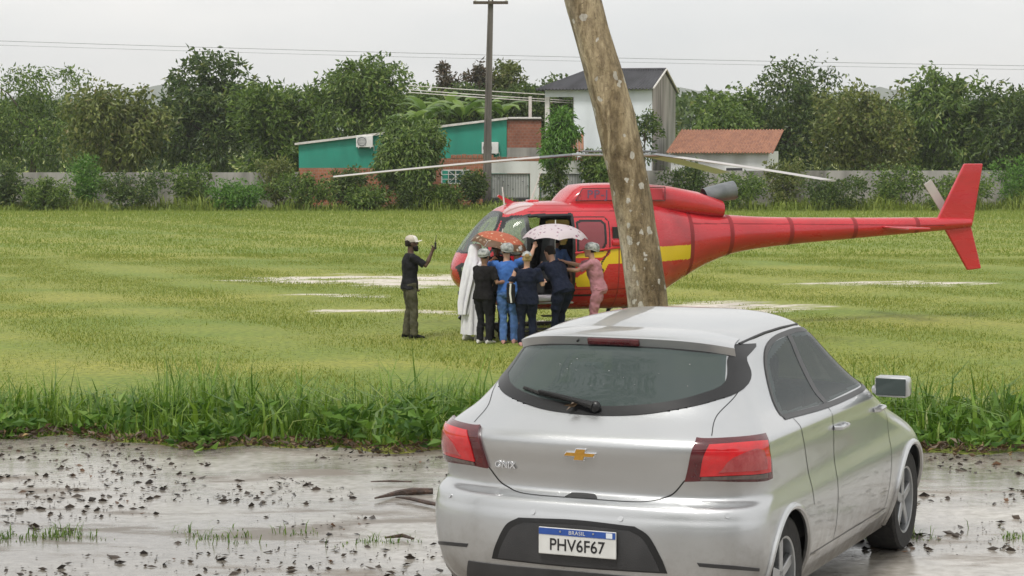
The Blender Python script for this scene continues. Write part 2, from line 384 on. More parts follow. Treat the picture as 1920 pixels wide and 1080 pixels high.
# leafy herbs growing in clumps through it
nc = 210; cx = rng.uniform(-6.5, 7.5, nc); cy = np.array([edge(a) for a in cx]) + .05 + 2.6 * rng.random(nc) ** 1.5; ci = np.repeat(np.arange(nc), 26); n = len(ci)
hh = (.08 + .22 * rng.random(nc))[ci]; P = np.stack([cx[ci] + rng.normal(0, .10, n), cy[ci] + rng.normal(0, .10, n), np.zeros(n)], -1); P[:, 2] = gz(P[:, 0], P[:, 1]) + hh * rng.random(n) ** .7; az = rng.random(n) * 6.283
D = unit(np.stack([np.cos(az), np.sin(az), rng.uniform(-.3, .9, n)], -1)); sz = (.04 + .06 * rng.random(nc))[ci]
tag(link('verge_herbs', leaf_mesh('verge_herbs', P, D, sz * 1.6, sz * .75), M['herb']), 'leafy herbs growing in clumps through the verge grass', 'herbs', kind='stuff')
# broad-leaved weeds among it
def weed(base, n, L, W, label, mat, spread=.5):
    o = thing('weed', label, 'plant', base, 0, 'broad leaved weeds in the verge'); 
    for k in range(n):
        a = 6.283 * k / n + random.uniform(-.5, .5); el = random.uniform(.5, 1.35); l = L * random.uniform(.7, 1.2); wv = W * random.uniform(.8, 1.2)
        V = []; F = []
        for i in range(7):
            t = i / 6; e = el - .9 * t * t * spread; r = l * t
            c = Vector((math.cos(a) * math.cos(e) * r, math.sin(a) * math.cos(e) * r, math.sin(e) * r + .02))
            s_ = Vector((-math.sin(a), math.cos(a), 0)) * wv * .5 * (math.sin(math.pi * min(.985, .06 + .94 * t)) ** .7)
            V += [c - s_ + Vector((0, 0, .12 * wv)), c, c + s_ + Vector((0, 0, .12 * wv))]
        for i in range(6):
            q = i * 3; F += [(q, q + 1, q + 4, q + 3), (q + 1, q + 2, q + 5, q + 4)]
        me = mesh_np('leaf', [tuple(v) for v in V], F, True, rnd=np.full(len(F), random.random() * .8)); link('leaf', me, mat, o)
    return o
for px, py, Y, nn, L, W, lb in [(843, 728, 18.6, 5, .42, .11, 'broad green weed leaves arching above the verge grass'), (893, 712, 18.8, 4, .5, .10, 'upright broad leafed weed beside the silver car'), (722, 742, 18.4, 5, .34, .08, 'low leafy weed clump in the verge before the filming man'),
                               (560, 760, 18.2, 5, .4, .10, 'spreading weed with wide blades at the open end of the verge'), (1790, 760, 18.3, 5, .4, .1, 'weed clump with wide blades beyond the bonnet of the car'), (330, 770, 18.0, 4, .4, .1, 'lone broad weed in the verge grass far from the car')]:
    p = at(px, py, Y); weed((p.x, Y, gz(p.x, Y)), nn, L, W, lb, M['grass_tall'])
# leaf litter and chips on the wet lot
x = rng.uniform(-5.5, 6.5, 22000); y = 9.5 + 7.6 * rng.random(22000) ** .8; k = np.array([b_ < edge(a) + .25 for a, b_ in zip(x, y)]); x, y = x[k], y[k]
cl = np.array([nval(a, b_, .8, 6) for a, b_ in zip(x, y)]); k = cl * 1.5 + .40 * rng.random(len(x)) > .16; x, y = x[k], y[k]; n = len(x)
az = rng.random(n) * 6.283; D = unit(np.stack([np.cos(az), np.sin(az), rng.uniform(-.01, .08, n)], -1)); sz = .005 + .034 * rng.random(n) ** 4
tag(link('leaf_litter', leaf_mesh('leaf_litter', np.stack([x, y, np.full(n, ROAD + .012)], -1), D, sz * 2.2, sz * (.4 + 1.0 * rng.random(n)), .04), M['litter']), 'dark bits of wet leaves and bark strewn over the lot', 'litter', kind='stuff')
x = rng.uniform(-6, 7, 3800); y = np.array([edge(a) for a in x]) + rng.normal(.06, .12, 3800); n = 3800
az = rng.random(n) * 6.283; D = unit(np.stack([np.cos(az), np.sin(az), rng.uniform(-.1, .7, n)], -1)); sz = .015 + .045 * rng.random(n) ** 1.5
tag(link('fallen_leaves', leaf_mesh('fallen_leaves', np.stack([x, y, np.full(n, ROAD + .015) + .05 * rng.random(n)], -1), D, sz * 1.5, sz * .7), M['leaf_dead']), 'brown fallen leaves banked along the grass edge', 'leaves', kind='stuff')
# strip of weeds growing in a joint of the paving
x = rng.uniform(-5, 7, 9000); y = 13.05 + .08 * np.sin(x * 2) + rng.normal(0, .11, 9000); k = np.array([nval(a, b_ * 2, 1.9, 12) > .05 + .35 * random.random() for a, b_ in zip(x, y)]); x, y = x[k], y[k]; n = len(x)
tag(link('joint_grass', grass_mesh('joint_grass', np.stack([x, y, np.full(n, ROAD)], -1), .02 + .09 * rng.random(n) ** 3, .004 + .006 * rng.random(n), .4 + 1.0 * rng.random(n)), M['grass_tall']), 'low grass growing along a joint in the wet paving', 'grass', kind='stuff')
M['wet_wood'] = pm('wet_wood', (.10, .055, .035), (.045, .028, .02), 25, .35, .5, 60)
def stick(label, pts, r):
    p0 = Vector(pts[0]); o = MB().tube([Vector(p) - p0 for p in pts], r, 7).build('fallen_branch', M['wet_wood'], None, True); o.location = p0; tag(o, label, 'branch', 'fallen sticks on the lot')
def gp(px, py, z=ROAD + .03):
    d = at(px, py, 10) - Vector((0, 0, CAMZ)); t = (z - CAMZ) / d.z; return Vector((0, 0, CAMZ)) + d * t
stick('long bent wet branch lying on the paving beside the bumper', [gp(703, 934), gp(745, 924), gp(775, 921), gp(812, 921)], [.006, .02, .026, .022])
stick('forked dark stick lying next to the long branch', [gp(742, 932), gp(770, 935), gp(800, 942), gp(830, 948)], [.005, .013, .016, .012])
stick('thin straight twig near the fallen leaves', [gp(695, 903), gp(730, 902), gp(772, 903)], [.004, .008, .005])
stick('reddish stick in the weedy joint of the paving', [gp(722, 1008), gp(755, 1004), gp(775, 1010)], [.006, .014, .007])

# ------------------------------------------------------------------ foreground trunk
m, nt, b = newmat('pale_bark'); M['pale_bark'] = m
tc = nd(nt, 'ShaderNodeTexCoord'); mp = nd(nt, 'ShaderNodeMapping'); mp.inputs['Scale'].default_value = (1, 1, .35); nt.links.new(tc.outputs['Object'], mp.inputs[0])
n1 = nd(nt, 'ShaderNodeTexNoise', Scale=5.5, Detail=8, Roughness=.65, Distortion=.6); nt.links.new(mp.outputs[0], n1.inputs['Vector'])
n2 = nd(nt, 'ShaderNodeTexNoise', Scale=30, Detail=8, Roughness=.7); nt.links.new(mp.outputs[0], n2.inputs['Vector'])
mp3 = nd(nt, 'ShaderNodeMapping'); mp3.inputs['Scale'].default_value = (1, 1, .16); nt.links.new(tc.outputs['Object'], mp3.inputs[0])
n3 = nd(nt, 'ShaderNodeTexNoise', Scale=3.2, Detail=5, Roughness=.6); nt.links.new(mp3.outputs[0], n3.inputs['Vector'])
c1 = ramp(nt, n1.outputs[0], .42, (.30, .255, .185), .58, (.70, .655, .58)); c2 = ramp(nt, n2.outputs[0], .3, (.42, .38, .33), .58, (1.12, 1.1, 1.06))
c3 = ramp(nt, n3.outputs[0], .44, (.68, .64, .56), .56, (1.1, 1.09, 1.07))
c = mix(nt, 1.0, c1.outputs[0], c2.outputs[0], 'MULTIPLY'); c = mix(nt, 1.0, c, c3.outputs[0], 'MULTIPLY')
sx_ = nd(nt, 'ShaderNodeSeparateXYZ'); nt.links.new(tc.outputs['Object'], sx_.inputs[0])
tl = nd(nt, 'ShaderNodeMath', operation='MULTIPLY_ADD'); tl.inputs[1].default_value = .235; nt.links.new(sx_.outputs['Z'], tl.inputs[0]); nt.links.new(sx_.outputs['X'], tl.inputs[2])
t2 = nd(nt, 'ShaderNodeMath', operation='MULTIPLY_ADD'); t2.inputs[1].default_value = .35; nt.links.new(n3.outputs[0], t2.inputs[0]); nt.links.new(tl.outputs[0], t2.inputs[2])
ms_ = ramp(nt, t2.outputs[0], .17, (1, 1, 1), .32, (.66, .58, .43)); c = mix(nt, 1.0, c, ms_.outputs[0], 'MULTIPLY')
n5 = nd(nt, 'ShaderNodeTexNoise', Scale=34, Detail=7, Roughness=.75, Distortion=1.2); mp5 = nd(nt, 'ShaderNodeMapping'); mp5.inputs['Scale'].default_value = (1, 1, .55); nt.links.new(tc.outputs['Object'], mp5.inputs[0]); nt.links.new(mp5.outputs[0], n5.inputs['Vector'])
pf = ramp(nt, n5.outputs[0], .60, (0, 0, 0), .66, (.85, .85, .85)); c = mix(nt, pf.outputs[0], c, (.085, .06, .038)); qf = ramp(nt, n5.outputs[0], .30, (.7, .7, .7), .38, (0, 0, 0)); c = mix(nt, qf.outputs[0], c, (.60, .56, .48))
vo = nd(nt, 'ShaderNodeTexVoronoi', Scale=10.0, Randomness=1.0); mp2 = nd(nt, 'ShaderNodeMapping'); mp2.inputs['Scale'].default_value = (1, 1, .75)
n4 = nd(nt, 'ShaderNodeTexNoise', Scale=14, Detail=3); nt.links.new(tc.outputs['Object'], n4.inputs['Vector'])
dv = nd(nt, 'ShaderNodeVectorMath', operation='MULTIPLY_ADD'); dv.inputs[1].default_value = (.09, .09, .09); nt.links.new(n4.outputs['Color'], dv.inputs[0]); nt.links.new(tc.outputs['Object'], dv.inputs[2])
nt.links.new(dv.outputs[0], mp2.inputs[0]); nt.links.new(mp2.outputs[0], vo.inputs['Vector'])
# each lichen patch has its own size, some cells have none
mul = nd(nt, 'ShaderNodeMath', operation='MULTIPLY_ADD'); mul.inputs[1].default_value = .58; mul.inputs[2].default_value = -.18; nt.links.new(vo.outputs['Color'], mul.inputs[0])
sub = nd(nt, 'ShaderNodeMath', operation='SUBTRACT'); nt.links.new(mul.outputs[0], sub.inputs[0]); nt.links.new(vo.outputs['Distance'], sub.inputs[1])
lf = ramp(nt, sub.outputs[0], .0, (0, 0, 0), .035, (1, 1, 1))
lc = ramp(nt, n2.outputs[0], .35, (.42, .38, .31), .6, (.64, .60, .52)); c = mix(nt, lf.outputs[0], c, lc.outputs[0]); nt.links.new(c, b.inputs['Base Color']); b.inputs['Roughness'].default_value = .75
bp = nd(nt, 'ShaderNodeBump', Strength=.9, Distance=.03); ad = nd(nt, 'ShaderNodeMath', operation='ADD'); nt.links.new(n1.outputs[0], ad.inputs[0]); nt.links.new(n5.outputs[0], ad.inputs[1]); nt.links.new(ad.outputs[0], bp.inputs['Height']); nt.links.new(bp.outputs[0], b.inputs['Normal'])
TY = 19.0
def tp(px, py): return at(px, py, TY)
pp = [tp(1232, 770), tp(1222, 660), tp(1214, 560), tp(1196, 440), tp(1178, 330), tp(1152, 210), tp(1127, 120), tp(1106, 50), tp(1085, -30), tp(1045, -180)]
base = Vector((pp[0].x + .02, TY, gz(0, TY) - .05)); pp[0] = base.copy()
pp += [tp(1000, -330), tp(965, -520)]
rr_ = [.215, .19, .18, .176, .176, .178, .172, .166, .165, .155, .14, .11]
tr = thing('tree', 'mottled leaning tree trunk with pale lichen spots behind the silver car', 'tree', base)
PT = [np.array(p - base) for p in pp]; NV = 56; NR = 160; V = []
cum = np.concatenate([[0], np.cumsum([np.linalg.norm(PT[i + 1] - PT[i]) for i in range(len(PT) - 1)])])
for i in range(NR):
    s_ = cum[-1] * i / (NR - 1); c = np.array([np.interp(s_, cum, [p[k] for p in PT]) for k in range(3)]); r = np.interp(s_, cum, rr_)
    for j in range(NV):
        a = 6.2832 * j / NV; d = Vector((math.cos(a), math.sin(a), 0))
        q = r * (1 + .07 * noise.noise(Vector((math.cos(a) * 1.3, math.sin(a) * 1.3, s_ * .9))) + .035 * noise.noise(Vector((math.cos(a) * 4, math.sin(a) * 4, s_ * 4))))
        # healed branch scars
        for sx, sy_, am in ((3.35, 4.6, .10), (2.62, 4.75, .08), (4.1, 4.45, .06)):
            q += am * r * math.exp(-((s_ - sx) / .07) ** 2 - ((a - sy_) / .3) ** 2)
        V.append((c[0] + d.x * q, c[1] + d.y * q, c[2]))
I = np.arange(NR * NV).reshape(NR, NV); F = np.stack([I[:-1], np.roll(I[:-1], -1, 1), np.roll(I[1:], -1, 1), I[1:]], -1).reshape(-1, 4)
link('trunk', mesh_np('trunk', V, F), M['pale_bark'], tr)
T0 = pp[-1] - base; mb = MB(); bl = []
for dx, dy, dz, q in ((-1.6, .4, 1.7, 1.5), (1.3, .9, 2.0, 1.5), (-.4, -1.0, 2.4, 1.4), (.3, 1.6, 2.6, 1.6), (-2.2, 1.6, 2.6, 1.4)):
    e = T0 + Vector((dx, dy, dz)); mb.tube([T0 - Vector((0, 0, .3)), T0.lerp(e, .5) + Vector((0, 0, .25)), e], [.10, .07, .03], 8); bl.append((e.x, e.y, e.z + .5, q, q, q * .6))
mb.build('limb', M['pale_bark'], tr, True)
C, P, O = crown_pts(bl, 70, 5000, .4, .3); n = len(P)
link('crown', leaf_mesh('crown', P, unit(O * .5 + rng.normal(size=(n, 3)) * .8 + np.array([0, 0, -.4])), .11, .05), M['leaf_mid'], tr)

# second tree just out of the picture, its boughs mirrored in the rear window of the car
sb = Vector((-5.2, 9.0, ROAD)); s2 = tree('shade_tree', 'shade tree beside the lot with boughs reaching over the silver car', sb, [(2.6, .6, 6.6, 1.5, 1.6, .8), (3.6, 1.8, 7.4, 1.3, 1.4, .7), (.6, 0, 7.4, 2.0, 2.0, 1.0), (-1.2, -.5, 7.0, 1.8, 2.0, 1.0), (1.4, 2.2, 8.0, 1.6, 1.6, .9)], .2, M['leaf_mid'], nclump=90, nleaf=6000, crad=.35, L=.13, W=.06, inner=.3, bark=M['pale_bark'], limbs=24)
# unseen trees added behind the viewer to darken the reflections in the car paint
for x_, y_, lb in ((-7, -9, 'broad tree added out of view near the shade tree on the near side of the lot'), (1.5, -12, 'broad tree added out of view straight behind the parked car'), (9, -9, 'broad tree added out of view on the near side of the lot past the car bonnet')):
    tree('added_tree', lb, (x_, y_, ROAD), [(0, 0, 4.6, 3.6, 2.6, 2.4), (-2.4, .5, 3.6, 2.2, 2.0, 1.8), (2.4, -.3, 3.8, 2.2, 2.0, 1.8), (.5, 0, 6.2, 2.2, 2.0, 1.3)], .22, M['leaf_dark'], nclump=120, nleaf=5200, crad=.5, L=.34, W=.18, inner=.35, group='unseen trees added for the car reflections')
# ------------------------------------------------------------------ trees and shrubs at the far side
def S(Y): return Y / FOC
def ptree(name, label, px0, px1, py0, py1, Y, mat, pybase=None, lobes=5, squash=1.0, **kw):
    """a tree whose crown fills about the given picture box at depth Y; its trunk stands on the field"""
    s = S(Y); bx = at((px0 + px1) / 2, 270, Y).x; ztop = at(0, py0, Y).z; zbot = at(0, py1, Y).z
    wv = (px1 - px0) * s / 2; hv = (ztop - zbot) / 2; blobs = []
    for k in range(lobes):
        a = 6.283 * k / lobes + random.random(); q = random.uniform(.35, .55)
        blobs.append((math.cos(a) * wv * .5, math.sin(a) * wv * .5 * squash, zbot + hv * (1 + .5 * math.sin(a * 2 + k)) , wv * q, wv * q * squash, hv * random.uniform(.45, .6)))
    blobs.append((0, 0, zbot + hv * .95, wv * .62, wv * .6 * squash, hv * .8))
    blobs.append((random.uniform(-.2, .2) * wv, 0, ztop - hv * .4, wv * .38, wv * .4 * squash, hv * .4))
    return tree(name, label, (bx, Y, 0), blobs, kw.pop('tr', .14), mat, **kw)
ptree('mango_tree', 'bushy mango tree with drooping leaves before the green house', 698, 838, 226, 362, 110, M['leaf_mango'], lobes=9, nclump=230, nleaf=13000, crad=.27, L=.30, W=.10, droop=.9, inner=.35)
ptree('slim_tree', 'bright green slim tree in front of the white wall', 1008, 1086, 208, 318, 109, M['leaf_bright'], lobes=4, nclump=80, nleaf=4200, crad=.22, L=.30, W=.09, droop=1.1, tr=.09)
ptree('small_tree', 'dark leafed small tree beside the white wall', 1012, 1075, 305, 372, 108.6, M['leaf_dark'], nclump=38, nleaf=900, crad=.18, L=.24, W=.09, tr=.04)
ptree('small_tree', 'dense young tree below the two storey house', 1085, 1160, 288, 352, 109.5, M['leaf_mid'], nclump=60, nleaf=2400, crad=.22, L=.26, W=.10, tr=.07)
ptree('small_tree', 'sparse sapling against the wall of the two storey house', 1168, 1250, 205, 310, 109, M['leaf_dark'], nclump=40, nleaf=900, crad=.16, L=.24, W=.10, tr=.05, inner=.2)
for px0, px1, py0, py1, Y, mt, lb in [(640, 742, 360, 388, 109, 'leaf_mid', 'low leafy shrub at the foot of the brick wall under the mango tree'), (742, 800, 348, 388, 108.6, 'leaf_dark', 'dark scrubby bush next to the mango tree'), (782, 862, 346, 388, 109.2, 'leaf_mid', 'wide green bush below the barred window'), (868, 908, 328, 372, 109.6, 'leaf_dark', 'dark round bush between the barred window and the pole'),
                                      (520, 630, 330, 390, 109, 'leaf_mid', 'broad hedge bush by the open stretch of wall'), (380, 500, 345, 392, 109, 'leaf_bright', 'light green bush before the plain wall'), (180, 330, 325, 392, 109, 'leaf_dark', 'large dark bush covering the plain wall'), (20, 140, 340, 394, 109, 'leaf_mid', 'untidy bush at the far open end of the wall'),
                                      (610, 690, 322, 388, 110.5, 'leaf_dark', 'tall bush between the low green wall end and the open bushes'), (470, 560, 300, 392, 111, 'leaf_olive', 'high olive bush leaning on the plain wall'), (310, 400, 312, 392, 110.5, 'leaf_mid', 'leafy bush beside the large dark bush'), (120, 200, 300, 392, 111, 'leaf_bright', 'bright tall bush at the plain wall'), (-30, 50, 310, 394, 110, 'leaf_dark', 'dark bush at the last stretch of wall'), (1240, 1340, 305, 390, 110.5, 'leaf_dark', 'dark bush by the corner of the two storey house'), (1430, 1520, 300, 390, 111, 'leaf_olive', 'high olive bush against the wall behind the tail boom'), (1620, 1740, 308, 392, 110.5, 'leaf_mid', 'leafy bush before the wall near the tail fin'), (1860, 1960, 300, 392, 111, 'leaf_bright', 'bright bush past the tail rotor'), (1330, 1440, 325, 390, 109, 'leaf_mid', 'bush at the foot of the grey wall behind the tail boom'), (1500, 1640, 335, 392, 109, 'leaf_dark', 'dark bush behind the tail of the helicopter'), (1720, 1880, 330, 392, 109, 'leaf_mid', 'wide bush behind the tail fin of the helicopter')]:
    ptree('shrub', lb, px0, px1, py0, py1, Y, M[mt], nclump=70, nleaf=2600, crad=.22, L=.20, W=.08, droop=.2, tr=.04, cat='shrub', group='shrubs along the far wall', inner=.3)
ptree('tall_tree', 'large dense green tree rising behind the green house', 590, 778, 108, 270, 138, M['leaf_mid'], lobes=8, nclump=200, nleaf=10000, crad=.38, L=.34, W=.15, droop=.5, tr=.25)
ptree('sparse_tree', 'thin crowned tree with dark reddish leaves against the sky', 800, 878, 118, 225, 152, M['leaf_red'], lobes=7, nclump=46, nleaf=1700, crad=.22, L=.32, W=.16, inner=.45, tr=.1, limbs=30)
ptree('sparse_tree', 'open twiggy tree with brownish leaves behind the pole', 868, 942, 112, 225, 153, M['leaf_red'], lobes=7, nclump=44, nleaf=1600, crad=.22, L=.32, W=.16, inner=.45, tr=.1, limbs=30)
ptree('sparse_tree', 'olive tree top with ragged outline over the brick gable', 915, 992, 118, 215, 152, M['leaf_olive'], lobes=6, nclump=60, nleaf=2800, crad=.26, L=.3, W=.15, inner=.4, tr=.12, limbs=24)
for px0, px1, py0, py1, Y, mt, lb in [(745, 850, 178, 262, 146, 'leaf_mid', 'leafy tree between the tall tree and the banana plants'), (830, 940, 165, 262, 147, 'leaf_dark', 'dark tree behind the banana plants and pole'), (930, 1020, 168, 262, 146, 'leaf_dark', 'dark green tree behind the brick gable'), (1000, 1105, 160, 270, 148, 'leaf_dark', 'dark tree seen through the open balcony'), 
                                      (430, 630, 150, 345, 140, 'leaf_mid', 'round tree next to the large dense tree'), (280, 500, 92, 350, 145, 'leaf_dark', 'tall dark tree behind the plain wall'), (110, 330, 165, 345, 139, 'leaf_olive', 'olive green tree behind the plain wall'), (-70, 190, 118, 350, 146, 'leaf_mid', 'big green tree above the end of the wall'),
                                      (1270, 1440, 165, 345, 142, 'leaf_mid', 'green tree behind the side of the two storey house'), (1380, 1580, 118, 350, 146, 'leaf_dark', 'tall dark tree above the tail boom'), (1520, 1720, 158, 345, 140, 'leaf_olive', 'olive tree above the tail of the helicopter'), (1660, 1870, 128, 350, 145, 'leaf_mid', 'green tree above the tail fin'), (1800, 2010, 162, 345, 141, 'leaf_dark', 'dark tree past the tail rotor')]:
    ptree('background_tree', lb, px0, px1, py0, py1, Y, M[mt], lobes=9, nclump=190, nleaf=8500, crad=random.uniform(.32, .5), L=random.uniform(.26, .46), W=random.uniform(.12, .2), droop=random.uniform(.1, .9), tr=.2, inner=random.uniform(.3, .55), group='trees behind the houses')
# overgrown strip along the foot of the far walls
n = 26000; x = rng.uniform(-30, 30, n); y = 110.8 - 3.0 * rng.random(n) ** 1.4; pt = np.array([nval(a, b_, .35, 14) for a, b_ in zip(x, y)])
h = (.12 + .75 * rng.random(n) ** 2) * np.clip(.7 + 1.5 * pt, .2, 2)
tag(link('wall_weeds', grass_mesh('wall_weeds', np.stack([x, y, 0 * x], -1), h, .04 + .05 * rng.random(n), .2 + .7 * rng.random(n)), M['grass_far']), 'overgrown weeds along the foot of the far walls', 'weeds', kind='stuff')
# banana plants: each big leaf is a part
def banana(base, h, n, L, label):
    o = thing('banana_plant', label, 'banana plant', base, 0, 'banana plants behind the green house')
    MB().tube([(0, 0, 0), (.05, 0, h * .5), (.02, 0, h)], [.16, .13, .08], 8).build('trunk', M['leaf_olive'], o, True)
    for k in range(n):
        a = 6.283 * k / n + random.uniform(-.4, .4); el = random.uniform(.85, 1.5); l = L * random.uniform(.8, 1.2); wv = .62 * random.uniform(.8, 1.15); V = []; F = []
        for i in range(11):
            t = i / 10; e = el - .75 * t * t; r = l * t
            c = Vector((math.cos(a) * math.cos(e) * r, math.sin(a) * math.cos(e) * r, h + math.sin(e) * r))
            s_ = Vector((-math.sin(a), math.cos(a), 0)) * wv * .5 * (min(1, max(.04, (t - .15) * 5)) * (1 - max(0, t - .8) * 4.6)); dp = Vector((0, 0, -.35 * s_.length + random.uniform(-.04, .04)))
            V += [c - s_ + dp, c, c + s_ + dp]
        for i in range(10):
            q = i * 3; F += [(q, q + 1, q + 4, q + 3), (q + 1, q + 2, q + 5, q + 4)]
        link('leaf', mesh_np('leaf', [tuple(v) for v in V], F, True, rnd=np.full(len(F), random.random())), M['banana'], o)
for px, py, Y, n, L, lb in [(800, 232, 128, 8, 2.2, 'banana plant with an upright pale leaf near the tall tree'), (838, 222, 130, 9, 2.4, 'tall banana plant with bright upright leaves'), (868, 228, 127, 8, 2.3, 'banana plant with torn arching leaves beside the pole'), (778, 240, 126, 7, 1.9, 'short banana plant at the edge of the green house roof'), (905, 226, 129, 8, 2.2, 'banana plant partly behind the concrete pole'), (940, 224, 131, 7, 2.0, 'banana plant above the brick gable')]:
    p = at(px, py, Y); banana((p.x, Y, 0), p.z, n, L, lb)

# a far-off wood that reads as one mass, across the whole width
n = 26000; x = rng.uniform(-75, 75, n); Yw = rng.uniform(196, 236, n); top_ = 6.6 + 2.0 * np.array([nval(a, 0, .09, 21) for a in x]) + 1.2 * np.array([nval(a, b_ * .3, .35, 3) for a, b_ in zip(x, Yw)])
z = top_ * (1 - rng.random(n) ** 2.2 * .95); D = unit(rng.normal(size=(n, 3)) + np.array([0, -.3, -.3]))
tag(link('far_wood', leaf_mesh('far_wood', np.stack([x, Yw, z], -1), D, .9, .55), M['leaf_dark']), 'far off mass of dark woodland behind the houses', 'woodland', kind='stuff')
# far hills
hx = np.linspace(-1500, 1500, 240); V = []; F = []
for i, x in enumerate(hx):
    z = 76 + 16 * nval(x, 0, .0036, 2) + 5 * nval(x, 0, .03, 5)
    V += [(x, 2700, -2), (x, 2850, z * .75), (x, 2960, z), (x, 3200, -2)]
for i in range(239):
    for j in range(3):
        a = i * 4 + j; F.append((a, a + 4, a + 5, a + 1))
tag(link('hill', mesh_np('hill', V, F), pm('hill_wood', (.06, .085, .035), (.035, .055, .02), .03, .9)), kind='structure')

# ------------------------------------------------------------------ buildings, walls, pole
def brickmat(name, c1, c2, mortar, sx=1.0):
    m, nt, b = newmat(name); tc = nd(nt, 'ShaderNodeTexCoord'); mp = nd(nt, 'ShaderNodeMapping')
    mp.inputs['Rotation'].default_value = (R(90), 0, 0); nt.links.new(tc.outputs['Object'], mp.inputs[0])
    br = nd(nt, 'ShaderNodeTexBrick'); br.inputs['Scale'].default_value = sx; br.inputs['Color1'].default_value = (*c1, 1); br.inputs['Color2'].default_value = (*c2, 1); br.inputs['Mortar'].default_value = (*mortar, 1)
    br.inputs['Mortar Size'].default_value = .012; br.inputs['Brick Width'].default_value = .22; br.inputs['Row Height'].default_value = .16
    nt.links.new(mp.outputs[0], br.inputs['Vector'])
    n = nd(nt, 'ShaderNodeTexNoise', Scale=1.2, Detail=6); nt.links.new(tc.outputs['Object'], n.inputs['Vector']); r = ramp(nt, n.outputs[0], .3, (.75, .72, .7), .7, (1.1, 1.08, 1.05))
    nt.links.new(mix(nt, 1., br.outputs[0], r.outputs[0], 'MULTIPLY'), b.inputs['Base Color']); b.inputs['Roughness'].default_value = .9
    bp = nd(nt, 'ShaderNodeBump', Strength=.5, Distance=.02); nt.links.new(br.outputs['Fac'], bp.inputs['Height']); bp.invert = True; nt.links.new(bp.outputs[0], b.inputs['Normal']); return m
M['brick'] = brickmat('clay_block', (.40, .16, .085), (.33, .125, .07), (.34, .24, .19))
M['brick2'] = brickmat('clay_block_red', (.31, .12, .075), (.25, .095, .06), (.28, .19, .15))
M['teal'] = pm('teal_paint', (.018, .27, .19), (.014, .19, .135), 1.0, .6, .1, 30, stretch=(1, 1, .3), detail=8, lo=.4, hi=.75)
M['wall'] = pm('white_render', (.70, .71, .70), (.42, .42, .39), .9, .8, .15, 30, stretch=(1, 1, .25), detail=9, lo=.42, hi=.78)
M['wall_blue'] = pm('bluish_white_render', (.70, .74, .78), (.55, .585, .61), .8, .8, .1, 30, stretch=(1, 1, .25), detail=9, lo=.42, hi=.75)
M['render'] = pm('bare_render', (.36, .345, .32), (.13, .125, .11), 1.3, .9, .3, 30, stretch=(1, 1, .22), detail=9, lo=.38, hi=.72)
M['rooftile'] = pm('fibre_cement', (.085, .085, .095), (.05, .05, .055), 1.5, .8, .2, 30, stretch=(1, .2, 1))
M['trim'] = pm('pale_trim', (.66, .64, .60), (.5, .48, .45), 4, .6)
M['gate'] = pm('grey_gate', (.24, .25, .25), (.17, .175, .175), 5, .5)
M['darkmetal'] = pm('dark_panel', (.02, .02, .024), (.035, .034, .036), 3, .5)
M['green_trim'] = pm('green_paint', (.02, .10, .075), (.015, .07, .05), 3, .5)
M['tile_orange'] = pm('roof_tile', (.36, .17, .10), (.24, .11, .07), 3, .85, .2)

def zpx(py, Y): return at(960, py, Y).z
def xpx(px, Y): return at(px, 270, Y).x
# green house with mono-pitch roof
GY = 116.0
g = thing('green_house', 'teal green walled house with white roof edge rising towards a brick gable', 'house', (xpx(950, GY), GY, 0))
X0 = xpx(950, GY)
def gx_(px): return xpx(px, GY) - X0
zl, zr = zpx(256, GY), zpx(224, GY); xl = gx_(560); slope = (zr - zl) / (0 - gx_(687)); zll = zr + slope * xl
MB().prism([(xl, 0), (0, 0), (0, zr), (xl, zll)], 0, 7).build('wall', M['teal'], g)
rt = MB().prism([(xl - .2, zll - .02), (.05, zr), (.05, zr + .12), (xl - .2, zll + .10)], -.22, 7.3).build('roof', M['trim'], g)
wr = gx_(1015); zb = zpx(222, GY)
MB().box(.01, wr, .06, 6.5, 0, zb - .02).build('gable_wall', M['brick2'], g)
mb = MB(); nt_ = 26
for k in range(nt_):
    a = .08 + (wr - .08) * k / nt_; mb.tube([(a + .04, -.10, zb + .0), (a + .04, 1.2, zb + .06)], .036, 6)
o = mb.build('roof_tiles', M['trim'], g); o['kind'] = 'stuff'
mb = MB(); mb.box(-.02, wr + .1, -.05, 6.7, zb - .10, zb - .025); mb.build('roof_beam', M['bark'], g)
mb = MB().box(.02, wr, .02, .055, zpx(300, GY), zpx(277, GY)); mb.build('render_band', M['render'], g)
def aircon(px, py, Y, label):
    o = thing('air_conditioner', label, 'air conditioner', (xpx(px, Y), Y, zpx(py, Y)), 0, 'air conditioners on the green house')
    MB().box(-.45, .45, -.30, 0, 0, .62).build('casing', M['white'], o, False, .02)
    mb = MB(); mb.rings([[(.18 * 0 - .14 + r * math.cos(q), y, .31 + r * math.sin(q)) for q in np.linspace(0, 6.283, 25)[:-1]] for r, y in ((.25, -.30), (.25, -.325), (.21, -.325), (.21, -.305))], False); mb.build('fan_ring', M['gate'], o)
    for k in range(6):
        mb = MB(); z = .12 + k * .076; mb.box(-.37, .09, -.318, -.303, z, z + .02); mb.build('grille_bar', M['gate'], o)
    for s in (-.32, .32): MB().box(s - .02, s + .02, -.32, .0, -.05, 0).build('bracket', M['white'], o)
    MB().tube([(.46, -.15, .1), (.5, -.15, .0), (.5, -.05, -.2)], .02, 6).build('pipe', M['white'], o)
aircon(919, 288, GY - .03, 'white air conditioner under the high end of the green wall behind the pole')
aircon(684, 276, GY - .03, 'white air conditioner on the low end of the green wall')
